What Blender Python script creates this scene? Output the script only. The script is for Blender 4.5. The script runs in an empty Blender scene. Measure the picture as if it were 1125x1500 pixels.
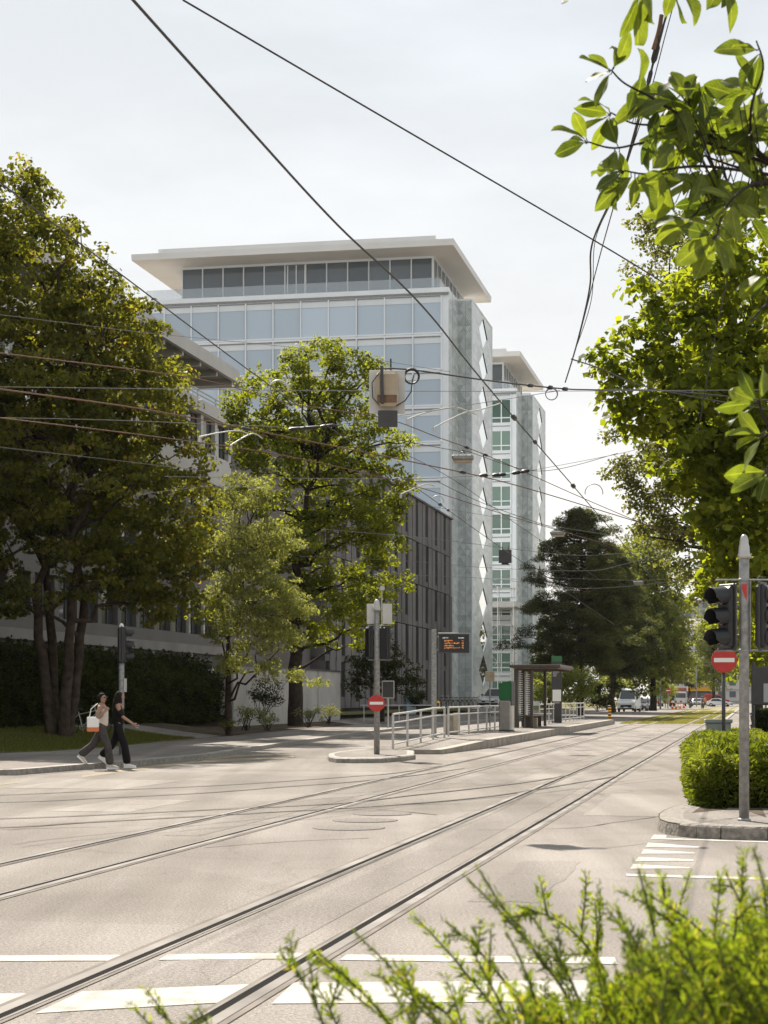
import bpy, math, random
import numpy as np
from mathutils import Vector, Matrix

random.seed(7)
RNG = np.random.default_rng(11)
scene = bpy.context.scene
COL = scene.collection
R = math.radians
# ---------------------------------------------------------------- frames
F, CX, HY, EYE = 2680.0, 562.5, 1022.0, 1.576      # lens in photo pixels, horizon row, eye height
AL = R(11.34)                                     # street direction against the view axis
CA, SA = math.cos(AL), math.sin(AL)

def P(px, py, Y):
    return Vector(((px - CX) / F * Y, Y, EYE + (HY - py) / F * Y))
def G(px, py, z=0.0):
    Y = F * (EYE - z) / (py - HY)
    return Vector(((px - CX) / F * Y, Y, z))
def S(u, v, z=0.0):
    return Vector((u * CA + v * SA, -u * SA + v * CA, z))
def UV(p):
    return (p.x * CA - p.y * SA, p.x * SA + p.y * CA)

# ---------------------------------------------------------------- materials
def mat(name, col, rough=.7, metal=0., spec=.5, var=0., scale=3., bump=0., bscale=40., col2=None, trans=0., emit=None, detail=5., coat=0.):
    m = bpy.data.materials.new(name); m.use_nodes = True
    nt = m.node_tree; N = nt.nodes; L = nt.links
    b = N['Principled BSDF']
    b.inputs['Base Color'].default_value = (*col, 1)
    b.inputs['Roughness'].default_value = rough
    b.inputs['Metallic'].default_value = metal
    b.inputs['Specular IOR Level'].default_value = spec
    b.inputs['Coat Weight'].default_value = coat
    tc = None
    if var or col2 or bump:
        tc = N.new('ShaderNodeTexCoord')
    if var or col2:
        n = N.new('ShaderNodeTexNoise'); n.inputs['Scale'].default_value = scale; n.inputs['Detail'].default_value = detail
        L.new(tc.outputs['Object'], n.inputs['Vector'])
        r = N.new('ShaderNodeValToRGB')
        c2 = col2 if col2 else tuple(c * (1 - var) for c in col)
        r.color_ramp.elements[0].position = .32; r.color_ramp.elements[1].position = .68
        r.color_ramp.elements[0].color = (*c2, 1); r.color_ramp.elements[1].color = (*[min(1, c * (1 + var * .4)) for c in col], 1)
        L.new(n.outputs['Fac'], r.inputs['Fac']); L.new(r.outputs['Color'], b.inputs['Base Color'])
    if bump:
        n2 = N.new('ShaderNodeTexNoise'); n2.inputs['Scale'].default_value = bscale; n2.inputs['Detail'].default_value = 4
        L.new(tc.outputs['Object'], n2.inputs['Vector'])
        bp = N.new('ShaderNodeBump'); bp.inputs['Strength'].default_value = bump; bp.inputs['Distance'].default_value = .02
        L.new(n2.outputs['Fac'], bp.inputs['Height']); L.new(bp.outputs['Normal'], b.inputs['Normal'])
    if emit:
        b.inputs['Emission Color'].default_value = (*emit[:3], 1); b.inputs['Emission Strength'].default_value = emit[3]
    return m

def leaf_mat(name, c_lo, c_hi, trans=.45, rough=.5, tcol=None, c_odd=None, spec=.12):
    """leaf colour runs between two greens with a random value stored on every leaf; light passes through the blade"""
    m = bpy.data.materials.new(name); m.use_nodes = True
    nt = m.node_tree; N = nt.nodes; L = nt.links
    b = N['Principled BSDF']; out = N['Material Output']
    at = N.new('ShaderNodeAttribute'); at.attribute_name = 'leafvar'
    r = N.new('ShaderNodeValToRGB'); e = r.color_ramp.elements
    e[0].color = (*c_lo, 1); e[1].color = (*c_hi, 1); e[0].position = 0.; e[1].position = .85
    if c_odd:
        k = e.new(.97); k.color = (*c_odd, 1)
    L.new(at.outputs['Fac'], r.inputs['Fac'])
    L.new(r.outputs['Color'], b.inputs['Base Color'])
    b.inputs['Roughness'].default_value = max(rough, .55); b.inputs['Specular IOR Level'].default_value = spec
    t = N.new('ShaderNodeBsdfTranslucent')
    mul = N.new('ShaderNodeMix'); mul.data_type = 'RGBA'; mul.blend_type = 'MULTIPLY'; mul.inputs['Factor'].default_value = 1
    tc = tcol or (2.1, 1.9, .75)
    L.new(r.outputs['Color'], mul.inputs['A']); mul.inputs['B'].default_value = (*tc, 1)
    L.new(mul.outputs['Result'], t.inputs['Color'])
    mx = N.new('ShaderNodeMixShader'); mx.inputs[0].default_value = trans
    L.new(b.outputs[0], mx.inputs[1]); L.new(t.outputs[0], mx.inputs[2]); L.new(mx.outputs[0], out.inputs['Surface'])
    return m

def glass_mat(name, col, rough=.04, spec=.9, metal=0., var=0.):
    m = mat(name, col, rough, metal, spec)
    nt = m.node_tree; N = nt.nodes; L = nt.links
    tc = N.new('ShaderNodeTexCoord'); n = N.new('ShaderNodeTexNoise'); n.inputs['Scale'].default_value = .35
    L.new(tc.outputs['Object'], n.inputs['Vector'])
    bp = N.new('ShaderNodeBump'); bp.inputs['Strength'].default_value = .08; bp.inputs['Distance'].default_value = .05
    L.new(n.outputs['Fac'], bp.inputs['Height']); L.new(bp.outputs['Normal'], N['Principled BSDF'].inputs['Normal'])
    if var:
        oi = N.new('ShaderNodeObjectInfo'); r = N.new('ShaderNodeValToRGB')
        r.color_ramp.elements[0].color = (*[c * (1 - var) for c in col], 1); r.color_ramp.elements[1].color = (*[min(1, c * (1 + var)) for c in col], 1)
        L.new(oi.outputs['Random'], r.inputs['Fac']); L.new(r.outputs['Color'], N['Principled BSDF'].inputs['Base Color'])
    return m

# ---------------------------------------------------------------- mesh builder
class MB:
    def __init__(s): s.v = []; s.f = []; s.m = []; s.sm = []
    def add(s, vs, fs, mi=0, smooth=False):
        o = len(s.v); s.v += [tuple(p) for p in vs]
        for f in fs: s.f.append([i + o for i in f]); s.m.append(mi); s.sm.append(smooth)
    def box(s, x0, x1, y0, y1, z0, z1, mi=0, M=None, bev=0.):
        if bev > 0:
            b = min(bev, abs(x1 - x0) / 2.01, abs(y1 - y0) / 2.01, abs(z1 - z0) / 2.01)
            vs = []
            for X, sx in ((x0, 1), (x1, -1)):
                for Y, sy in ((y0, 1), (y1, -1)):
                    for Z, sz in ((z0, 1), (z1, -1)):
                        vs += [(X, Y + sy * b, Z + sz * b), (X + sx * b, Y, Z + sz * b), (X + sx * b, Y + sy * b, Z)]
            i = lambda a, b_, c, k: (a * 4 + b_ * 2 + c) * 3 + k
            fs = []
            for k, (o1, o2) in enumerate(((1, 2), (0, 2), (0, 1))):
                for sd in (0, 1):
                    q = []
                    for (p, r_) in ((0, 0), (1, 0), (1, 1), (0, 1)):
                        t = [0, 0, 0]; t[k] = sd; t[o1] = p; t[o2] = r_
                        q.append(i(*t, k))
                    fs.append(q)
            for k in range(3):                      # edges along axis k
                o1, o2 = [a for a in range(3) if a != k]
                for p in (0, 1):
                    for r_ in (0, 1):
                        t0 = [0, 0, 0]; t0[o1] = p; t0[o2] = r_; t1 = list(t0); t1[k] = 1
                        fs.append([i(*t0, o1), i(*t1, o1), i(*t1, o2), i(*t0, o2)])
            for a in (0, 1):
                for b2 in (0, 1):
                    for c in (0, 1): fs.append([i(a, b2, c, 0), i(a, b2, c, 1), i(a, b2, c, 2)])
        else:
            vs = [(x, y, z) for x in (x0, x1) for y in (y0, y1) for z in (z0, z1)]
            fs = [(0, 1, 3, 2), (4, 6, 7, 5), (0, 4, 5, 1), (2, 3, 7, 6), (0, 2, 6, 4), (1, 5, 7, 3)]
        if M is not None: vs = [M @ Vector(p) for p in vs]
        s.add(vs, fs, mi); return s
    def tube(s, pts, rad, n=8, mi=0, cap=True, smooth=True):
        pts = [Vector(p) for p in pts]; k = len(pts)
        if not hasattr(rad, '__len__'): rad = [rad] * k
        rings = []; ref = None
        for i, p in enumerate(pts):
            d = (pts[min(i + 1, k - 1)] - pts[max(i - 1, 0)])
            if d.length < 1e-9: d = Vector((0, 0, 1))
            d.normalize()
            if ref is None:
                ref = d.orthogonal().normalized()
            ref = (ref - d * ref.dot(d))
            if ref.length < 1e-6: ref = d.orthogonal()
            ref.normalize(); b = d.cross(ref)
            rings.append([p + (ref * math.cos(t) + b * math.sin(t)) * rad[i] for t in [2 * math.pi * j / n for j in range(n)]])
        vs = [q for r_ in rings for q in r_]; fs = []
        for i in range(k - 1):
            for j in range(n):
                fs.append((i * n + j, i * n + (j + 1) % n, (i + 1) * n + (j + 1) % n, (i + 1) * n + j))
        s.add(vs, fs, mi, smooth)
        if cap:
            s.add(rings[0], [list(range(n))[::-1]], mi); s.add(rings[-1], [list(range(n))], mi)
        return s
    def lathe(s, prof, n=16, mi=0, M=None, smooth=True):
        vs = []; fs = []
        for r_, z in prof: vs += [(r_ * math.cos(2 * math.pi * j / n), r_ * math.sin(2 * math.pi * j / n), z) for j in range(n)]
        for i in range(len(prof) - 1):
            for j in range(n): fs.append((i * n + j, i * n + (j + 1) % n, (i + 1) * n + (j + 1) % n, (i + 1) * n + j))
        fs.append(list(range(n))[::-1]); fs.append([(len(prof) - 1) * n + j for j in range(n)])
        if M is not None: vs = [M @ Vector(p) for p in vs]
        s.add(vs, fs, mi, smooth); return s
    def prism(s, poly, z0, z1, mi=0, M=None, mi_top=None):
        n = len(poly)
        zz = (lambda z, i: z[i] if hasattr(z, '__len__') else z)
        vs = [(p[0], p[1], zz(z0, i)) for i, p in enumerate(poly)] + [(p[0], p[1], zz(z1, i)) for i, p in enumerate(poly)]
        if M is not None: vs = [M @ Vector(p) for p in vs]
        s.add(vs, [(i, (i + 1) % n, n + (i + 1) % n, n + i) for i in range(n)] + [list(range(n))[::-1]], mi)
        s.add(vs[n:], [list(range(n))], mi if mi_top is None else mi_top); return s
    def torus(s, c, Rr, r, ax='y', n=20, k=6, mi=0):
        pts = []
        for j in range(n + 1):
            t = 2 * math.pi * j / n
            a, b = Rr * math.cos(t), Rr * math.sin(t)
            pts.append(Vector(c) + (Vector((a, 0, b)) if ax == 'y' else Vector((0, a, b)) if ax == 'x' else Vector((a, b, 0))))
        return s.tube(pts, r, k, mi, cap=False)
    def build(s, name, mats, parent=None, flat=False):
        me = bpy.data.meshes.new(name); me.from_pydata(s.v, [], s.f)
        if not isinstance(mats, (list, tuple)): mats = [mats]
        for m in mats: me.materials.append(m)
        me.polygons.foreach_set('material_index', s.m); me.polygons.foreach_set('use_smooth', [bool(x) for x in s.sm])
        me.update()
        o = bpy.data.objects.new(name, me); COL.objects.link(o)
        if parent: o.parent = parent
        return o

def tag(o, label=None, cat=None, group=None, kind=None):
    if label: o['label'] = label
    if cat: o['category'] = cat
    if group: o['group'] = group
    if kind: o['kind'] = kind
    return o
def thing(name, label, cat, loc=(0, 0, 0), rz=0., group=None):
    o = bpy.data.objects.new(name, None); COL.objects.link(o)
    o.empty_display_size = .3; o.location = loc; o.rotation_euler = (0, 0, rz)
    return tag(o, label, cat, group)
def kids(o): return [c for c in bpy.data.objects if c.parent == o]
def dup(root, loc, rz=None, label=None, scale=None):
    r = root.copy(); COL.objects.link(r); r.location = loc
    if rz is not None: r.rotation_euler = (0, 0, rz)
    if label: r['label'] = label
    if scale: r.scale = scale
    for ch in kids(root):
        c = ch.copy(); COL.objects.link(c); c.parent = r
        for g in kids(ch):
            d = g.copy(); COL.objects.link(d); d.parent = c
    return r
def struct(o): o['kind'] = 'structure'; return o

# ---------------------------------------------------------------- foliage (numpy)
def unit(a): return a / np.maximum(np.linalg.norm(a, axis=1, keepdims=True), 1e-9)

def leaf_cloud(name, pos, nrm, size, mats, parent=None, aspect=.6, jitter=.35, clump=None, droop=0., dirs=None, fold=.18):
    """one small folded four-cornered leaf at each position"""
    n = len(pos)
    if not hasattr(size, '__len__'): size = np.full(n, size)
    size = size * RNG.uniform(1 - jitter, 1 + jitter, n)
    t = RNG.normal(size=(n, 3)) if dirs is None else dirs + RNG.normal(size=(n, 3)) * .25
    t = t - nrm * np.sum(t * nrm, 1, keepdims=True); t = unit(t)
    if droop: t = unit(t + np.array([0, 0, -droop]))
    b = np.cross(nrm, t)
    L_ = size[:, None]; W = L_ * aspect * .5
    v = np.empty((n, 4, 3))
    v[:, 0] = pos - t * L_ * .5
    v[:, 1] = pos + b * W + nrm * W * fold - t * L_ * .05
    v[:, 2] = pos + t * L_ * .5 - nrm * L_ * .12
    v[:, 3] = pos - b * W + nrm * W * fold - t * L_ * .05
    me = bpy.data.meshes.new(name)
    me.vertices.add(n * 4); me.loops.add(n * 4); me.polygons.add(n)
    me.vertices.foreach_set('co', v.reshape(-1).astype(np.float32))
    me.loops.foreach_set('vertex_index', np.arange(n * 4, dtype=np.int32))
    me.polygons.foreach_set('loop_start', np.arange(0, n * 4, 4, dtype=np.int32))
    me.update(calc_edges=True)
    a = me.attributes.new('leafvar', 'FLOAT', 'FACE')
    val = RNG.uniform(0, 1, n)
    if clump is not None: val = .55 * val + .45 * clump
    a.data.foreach_set('value', val.astype(np.float32))
    me.materials.append(mats)
    o = bpy.data.objects.new(name, me); COL.objects.link(o)
    if parent: o.parent = parent
    return o

def clump_points(centres, radii, per, flat=.6, up=.6, noise=.55):
    """leaf positions and normals on ragged little clumps"""
    ps, ns, cl = [], [], []
    for c, r in zip(centres, radii):
        k = max(6, int(per * r * r * RNG.uniform(.6, 1.3)))
        d = unit(RNG.normal(size=(k, 3)))
        rr = r * RNG.uniform(.1, 1, (k, 1)) ** .55
        p = d * rr * np.array([1, 1, flat])
        p[:, 2] -= .25 * (p[:, 0] ** 2 + p[:, 1] ** 2) / max(r, .1)
        ps.append(np.array(c) + p)
        ns.append(unit(d * .7 + np.array([0, 0, up]) + RNG.normal(size=(k, 3)) * noise))
        cl.append(np.full(k, RNG.uniform()))
    return np.concatenate(ps), np.concatenate(ns), np.concatenate(cl)

def blob_centres(blobs, dens, rmin, rmax, shell=.45):
    """clump centres spread through a union of ellipsoids, mostly near the outside"""
    cs, rs = [], []
    for (c, r) in blobs:
        k = max(3, int(dens * (r[0] * r[1] * r[2]) ** (2 / 3)))
        d = unit(RNG.normal(size=(k, 3)))
        q = RNG.uniform(shell ** 2, 1, (k, 1)) ** .5
        cs.append(np.array(c) + d * q * np.array(r)); rs.append(RNG.uniform(rmin, rmax, k))
    return np.concatenate(cs), np.concatenate(rs)

def limb(mb, p0, p1, r0, r1, wig=.15, k=6, n=7, lift=0.):
    p0, p1 = Vector(p0), Vector(p1); L_ = (p1 - p0).length
    pts, rad = [], []
    for i in range(k + 1):
        t = i / k
        p = p0.lerp(p1, t)
        p.z += lift * math.sin(math.pi * t) * L_
        if 0 < i < k: p += Vector((random.uniform(-1, 1), random.uniform(-1, 1), random.uniform(-1, 1))) * wig * L_ * .12
        pts.append(p); rad.append(r0 + (r1 - r0) * t)
    mb.tube(pts, rad, n); return pts

def make_tree(name, label, base, blobs, trunk_r, fork_z, m_leaf, m_bark, leaf=.12, dens=9., per=90., rc=(.45, .8), aspect=.65, flat=.6,
              stems=1, limbs=26, group=None, droop=0., cat='tree', lean=(0, 0), shell=.45, up=.6, spread=.5, noise=.55):
    base = Vector(base)
    root = thing(name, label, cat, base, 0, group)
    bl = [((Vector(c) - base), r) for c, r in blobs]
    cs, rs = blob_centres(bl, dens, rc[0], rc[1], shell)
    p, n, cl = clump_points(cs, rs, per, flat, up, noise)
    leaf_cloud('crown', p, n, leaf, m_leaf, root, aspect, clump=cl, droop=droop)
    mb = MB()
    top = Vector((sum(b[0].x for b in bl) / len(bl), sum(b[0].y for b in bl) / len(bl), max(b[0].z for b in bl)))
    stem_ends = []
    for s in range(stems):
        a = 2 * math.pi * s / max(stems, 1) + .6
        off = Vector((math.cos(a), math.sin(a), 0)) * (trunk_r * 1.3 if stems > 1 else 0)
        f = Vector((off.x * (1 + 6 * spread) + lean[0], off.y * (1 + 6 * spread) + lean[1], fork_z * random.uniform(.95, 1.1)))
        r_ = trunk_r * (.75 if stems > 1 else 1)
        flare = MB()
        pts = limb(mb, off - Vector((0, 0, .3)), f, r_ * 1.25, r_ * .82, .1, 7, 10)
        tip = top.lerp(f, .25) + Vector((random.uniform(-1, 1), random.uniform(-1, 1), -1)) * (.5 if stems == 1 else 1.2)
        pts2 = limb(mb, f, tip, r_ * .82, r_ * .12, .35, 9, 8)
        stem_ends.append(pts[3:] + pts2[:-1])
    idx = RNG.choice(len(cs), min(limbs, len(cs)), replace=False)
    for i in idx:
        t = Vector(cs[i])
        cand = random.choice(stem_ends)
        ok = [q for q in cand if q.z < t.z - .1] or [cand[0]]
        q = min(ok, key=lambda q: (q - t).length + .6 * abs((t.z - q.z) - .45 * (t - q).length))
        L_ = (t - q).length
        r0 = min(trunk_r * .42, .018 * L_ + .02)
        pts = limb(mb, q, t, r0, .012, .5, 7, 6, .04)
        for _ in range(2):                       # side twigs
            b = random.choice(pts[3:])
            near = np.argsort(np.sum((cs - np.array(b)) ** 2, 1))[:6]
            limb(mb, b, Vector(cs[random.choice(list(near))]), r0 * .4, .006, .4, 4, 5)
    mb.build('trunk', m_bark, root)
    return root
# ================================================================ palette
M = {}
M['galv'] = mat('galvanised_steel', (.30, .30, .29), .5, .35, .5, .35, 14, .15, 60)
M['steel'] = mat('brushed_stainless', (.46, .44, .41), .34, .75, .5, .15, 5)
M['rail_steel'] = mat('rail_head_steel', (.255, .235, .215), .85, 0, .08, .35, 1.2)
M['rail_dark'] = mat('rail_groove', (.012, .011, .010), .95, 0, .05)
M['joint'] = mat('joint_sealant', (.19, .168, .147), .95, 0, .1, .3, 2)
M['black'] = mat('black_plastic', (.014, .014, .016), .42)
M['darkgrey'] = mat('dark_grey_paint', (.045, .043, .043), .5, 0, .5, .2, 6)
M['brownmetal'] = mat('bronze_painted_metal', (.075, .06, .05), .45, .2, .5, .2, 5)
M['white'] = mat('white_paint', (.72, .72, .70), .5, 0, .5, .08, 4)
M['red'] = mat('sign_red', (.48, .025, .02), .4, 0, .5, .12, 8)
M['signwhite'] = mat('sign_white', (.78, .77, .74), .4)
M['yellow'] = mat('yellow_plastic', (.75, .40, .02), .5)
M['green'] = mat('green_enamel', (.02, .14, .045), .4)
M['wire'] = mat('black_cable', (.03, .028, .027), .6)
M['wire_steel'] = mat('steel_wire', (.20, .19, .18), .8, 0, .1)
M['wire_copper'] = mat('copper_wire', (.17, .09, .06), .7, 0, .2)
M['pale'] = mat('pale_grey_metal', (.52, .51, .48), .5, .1, .5, .12, 3)
M['rust'] = mat('rusty_fitting', (.17, .105, .07), .85, .1, .3, .4, 9)
M['beige'] = mat('beige_housing', (.42, .34, .24), .6, 0, .4, .25, 3)
M['cabinet'] = mat('grey_green_cabinet', (.20, .22, .205), .55, 0, .5, .15, 4)
M['wood'] = mat('bench_wood', (.24, .165, .10), .6, 0, .4, .4, 9)
M['tyre'] = mat('tyre_rubber', (.02, .02, .02), .85)
M['lens'] = glass_mat('dark_signal_lens', (.03, .012, .01), .12, .7)
M['bark'] = mat('bark_brown', (.062, .046, .033), .9, 0, .2, .5, 5, .8, 14)
M['bark_dark'] = mat('bark_dark', (.04, .031, .024), .9, 0, .2, .5, 5, .8, 12)

# asphalt: worn pale surface, patches, tyre polish, fine grain
def asphalt(name, c0, c1, patch):
    m = bpy.data.materials.new(name); m.use_nodes = True
    nt = m.node_tree; N = nt.nodes; L = nt.links; b = N['Principled BSDF']
    b.inputs['Roughness'].default_value = .95; b.inputs['Specular IOR Level'].default_value = .12
    tc = N.new('ShaderNodeTexCoord')
    def noise(sc, det, rough=.55):
        n = N.new('ShaderNodeTexNoise'); n.inputs['Scale'].default_value = sc; n.inputs['Detail'].default_value = det; n.inputs['Roughness'].default_value = rough
        L.new(tc.outputs['Object'], n.inputs['Vector']); return n
    def ramp(src, p0, p1, a, bcol):
        r = N.new('ShaderNodeValToRGB'); r.color_ramp.elements[0].position = p0; r.color_ramp.elements[1].position = p1
        r.color_ramp.elements[0].color = (*a, 1); r.color_ramp.elements[1].color = (*bcol, 1); L.new(src, r.inputs['Fac']); return r
    def mixc(f, a, bb, mode='MIX'):
        x = N.new('ShaderNodeMix'); x.data_type = 'RGBA'; x.blend_type = mode
        if isinstance(f, float): x.inputs['Factor'].default_value = f
        else: L.new(f, x.inputs['Factor'])
        L.new(a, x.inputs['A']); L.new(bb, x.inputs['B']); return x.outputs['Result']
    big = ramp(noise(.16, 6).outputs['Fac'], .41, .59, c0, c1)
    mp = N.new('ShaderNodeMapping'); mp.inputs['Rotation'].default_value = (0, 0, AL); mp.inputs['Scale'].default_value = (1.3, .07, 1)
    L.new(tc.outputs['Object'], mp.inputs['Vector'])
    st = N.new('ShaderNodeTexNoise'); st.inputs['Scale'].default_value = 1.0; st.inputs['Detail'].default_value = 5; L.new(mp.outputs[0], st.inputs['Vector'])
    streak = ramp(st.outputs['Fac'], .40, .60, (.84, .835, .83), (1.05, 1.05, 1.05))
    c = mixc(1., big.outputs['Color'], streak.outputs['Color'], 'MULTIPLY')
    gr = ramp(noise(42, 4, .85).outputs['Fac'], .40, .60, (.58, .57, .56), (1.34, 1.34, 1.34))
    c = mixc(.8, c, gr.outputs['Color'], 'MULTIPLY')
    sp = ramp(noise(150, 3, .85).outputs['Fac'], .41, .59, (.52, .52, .52), (1.38, 1.38, 1.38))
    c = mixc(.6, c, sp.outputs['Color'], 'MULTIPLY')
    # hairline cracks
    wv = noise(.9, 4)
    vo = N.new('ShaderNodeTexVoronoi'); vo.feature = 'DISTANCE_TO_EDGE'; vo.inputs['Scale'].default_value = .17
    va = N.new('ShaderNodeVectorMath'); va.operation = 'MULTIPLY_ADD'; va.inputs[1].default_value = (1.2, 1.2, 0)
    L.new(wv.outputs['Color'], va.inputs[0]); L.new(tc.outputs['Object'], va.inputs[2]); L.new(va.outputs[0], vo.inputs['Vector'])
    cr = ramp(vo.outputs['Distance'], .0012, .0045, (.42, .40, .38), (1, 1, 1))
    c = mixc(.22, c, cr.outputs['Color'], 'MULTIPLY')
    # repair patches
    v2 = N.new('ShaderNodeTexVoronoi'); v2.distance = 'CHEBYCHEV'; v2.inputs['Scale'].default_value = .11
    mp2 = N.new('ShaderNodeMapping'); mp2.inputs['Rotation'].default_value = (0, 0, AL); L.new(tc.outputs['Object'], mp2.inputs['Vector']); L.new(mp2.outputs[0], v2.inputs['Vector'])
    pr = ramp(v2.outputs['Color'], .25, .3, (patch, patch, patch * .98), (1, 1, 1))
    c = mixc(.8, c, pr.outputs['Color'], 'MULTIPLY')
    L.new(c, b.inputs['Base Color'])
    bp = N.new('ShaderNodeBump'); bp.inputs['Strength'].default_value = .35; bp.inputs['Distance'].default_value = .008
    L.new(noise(160, 3, .7).outputs['Fac'], bp.inputs['Height']); L.new(bp.outputs['Normal'], b.inputs['Normal'])
    return m
M['road'] = asphalt('worn_asphalt', (.212, .191, .172), (.278, .253, .229), .86)
M['lane'] = asphalt('lane_asphalt', (.21, .195, .18), (.27, .25, .23), .94)
M['pave'] = asphalt('pavement_asphalt', (.210, .190, .172), (.265, .242, .22), .88)
M['kerb'] = mat('granite_kerb', (.30, .28, .25), .8, 0, .3, .35, 9, .6, 45)
M['kerb_rough'] = mat('rough_granite', (.25, .225, .195), .9, 0, .3, .45, 16, 1., 22)
M['conc'] = mat('platform_concrete', (.33, .295, .25), .85, 0, .3, .3, 2.5, .4, 40)
M['earth'] = mat('bare_earth', (.085, .066, .045), .95, 0, .1, .45, 1.5, .6, 9)
M['turf'] = mat('lawn_turf', (.10, .105, .03), .95, 0, .1, .4, 1.2, .8, 14, col2=(.15, .12, .055))
M['marking'] = mat('worn_road_paint', (.50, .48, .435), .9, 0, .1, .0, 5, .2, 60, col2=(.33, .305, .275), detail=8.)
M['mark_yellow'] = mat('worn_yellow_paint', (.29, .24, .15), .9, 0, .1, .0, 5, .2, 60, col2=(.24, .21, .175), detail=8.)

# ================================================================ ground, road, pavements
def sheet(name, poly, z, m):
    b = MB(); b.add([(p[0], p[1], p[2] if len(p) > 2 else z) for p in poly], [list(range(len(poly)))])
    return struct(b.build(name, m))
sheet('ground', [(-900, -60), (900, -60), (900, 1500), (-900, 1500)], -.03, M['earth'])
sheet('road', [S(-17.2, -40), S(30, -40), S(30, 20), S(4, 40), S(1, 470), S(-30, 470), S(-30, 150), S(-17.2, 110)], 0, M['road'])
sheet('cross_street', [S(-70, -14), S(-17.21, -14), S(-17.21, 30), S(-70, 30)], -.004, M['road'])

# left pavement with its kerb
KL = [(-40, 31.0), (-24, 32.4), (-18.6, 33.4), (-14.6, 34.9), (-13.9, 41.3), (-13.75, 46), (-14.4, 51.8), (-15.4, 65), (-16.4, 80), (-17.3, 100), (-17.4, 190), (-17.3, 420)]
def band(name, a, b_, z0, z1, m, mrgn=0.):
    bb = MB(); n = len(a)
    vs = [S(u, v, z0 if not callable(z0) else z0(u, v)) for u, v in a] + [S(u, v, z1 if not callable(z1) else z1(u, v)) for u, v in b_]
    bb.add(vs, [(i, i + 1, n + i + 1, n + i) for i in range(n - 1)], 0, True); return struct(bb.build(name, m))
def kerbline(name, line, w, z1, m, side=-1, top_gap=True, z0=-.02):
    b = MB(); pts = [S(u, v) for u, v in line]
    for i in range(len(pts) - 1):
        p, q = pts[i], pts[i + 1]; d = (q - p); L_ = d.length; k = max(1, round(L_ / 1.6)) if L_ < 60 else max(1, round(L_ / 6))
        d.normalize(); nrm = Vector((d.y, -d.x, 0)) * side
        for j in range(k):
            a = p + d * (L_ * j / k + .006); c = p + d * (L_ * (j + 1) / k - .006)
            z = z1(i + j / k) if callable(z1) else z1
            zj = z + random.uniform(-.004, .004)
            poly = [a, c, c + nrm * w, a + nrm * w]
            if side < 0: poly = poly
            b.prism([(x.x, x.y) for x in poly], z0, zj, 0)
    return struct(b.build(name, m))
LAWN_IN = [(-40, 40), (-24, 42.5), (-20.2, 43.5), (-18.7, 47), (-18.6, 52), (-19.2, 58), (-19.4, 65), (-20.4, 80), (-21.0, 100), (-21, 190), (-21, 420)]
off = [(-40, 31.3), (-24, 32.7), (-18.9, 33.7), (-14.95, 35.1), (-14.2, 41.3), (-14.05, 46), (-14.7, 51.8), (-15.7, 65), (-16.7, 80), (-17.6, 100), (-17.7, 190), (-17.6, 420)]
kerbline('kerb', KL, .3, .12, M['kerb'], side=-1)
def strip(name, pts, z, m):
    b = MB(); b.add([S(u, v, z) for u, v in pts], [list(range(len(pts)))]); return struct(b.build(name, m))
strip('pavement', off + [(u, v) for u, v in LAWN_IN[::-1]], .118, M['pave'])
strip('gutter', [(u + .0, v - .0) for u, v in KL] + [(u + .32, v - .22) for u, v in KL[::-1]], .0022, M['joint'])

# lawn and planted bank: rises from the pavement towards the buildings
def bank_z(u, v):
    e = -19.0 if v < 70 else -20.7
    t = max(0., min(1., (e - u) / 5.0)); t = t * t * (3 - 2 * t)
    top = .5 if v < 90 else .5 + min(1, (v - 90) / 25) * .15
    return .124 + top * t
def bank(name, u0, u1, v0, v1, m, dz=0., nu=14, nv=24, edge=None):
    b = MB(); vs = []
    for i in range(nv + 1):
        v = v0 + (v1 - v0) * i / nv
        ue = edge(v) if edge else u1
        for j in range(nu + 1):
            u = u0 + (ue - u0) * j / nu
            vs.append(S(u, v, bank_z(u, v) + dz))
    b.add(vs, [(i * (nu + 1) + j, i * (nu + 1) + j + 1, (i + 1) * (nu + 1) + j + 1, (i + 1) * (nu + 1) + j) for i in range(nv) for j in range(nu)], 0, True)
    return struct(b.build(name, m))
def lawn_edge(v):
    for (u0, v0), (u1, v1) in zip(LAWN_IN, LAWN_IN[1:]):
        if v0 <= v <= v1: return u0 + (u1 - u0) * (v - v0) / (v1 - v0) + .01
    return -21
bank('lawn', -40, -18.6, 42.6, 62.6, M['turf'], .0, edge=lawn_edge)
bank('path', -40, -19.4, 62.6, 66.2, M['pave'], .0, edge=lawn_edge)
bank('planting_bed', -40, -19, 66.2, 96, M['earth'], .0, edge=lawn_edge)
bank('forecourt', -60, -21, 96, 190, M['pave'], .0, edge=lawn_edge)
bank('roadside_verge', -60, -21, 190, 420, M['turf'], .0, edge=lawn_edge)

# forecourt grass strip by the tower foot
b = MB(); b.add([S(-24.0, 100, .68), S(-22.6, 100, .60), S(-22.2, 152, .56), S(-24.0, 152, .78)], [(0, 1, 2, 3)]); struct(b.build('grass_strip', M['turf']))

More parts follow.
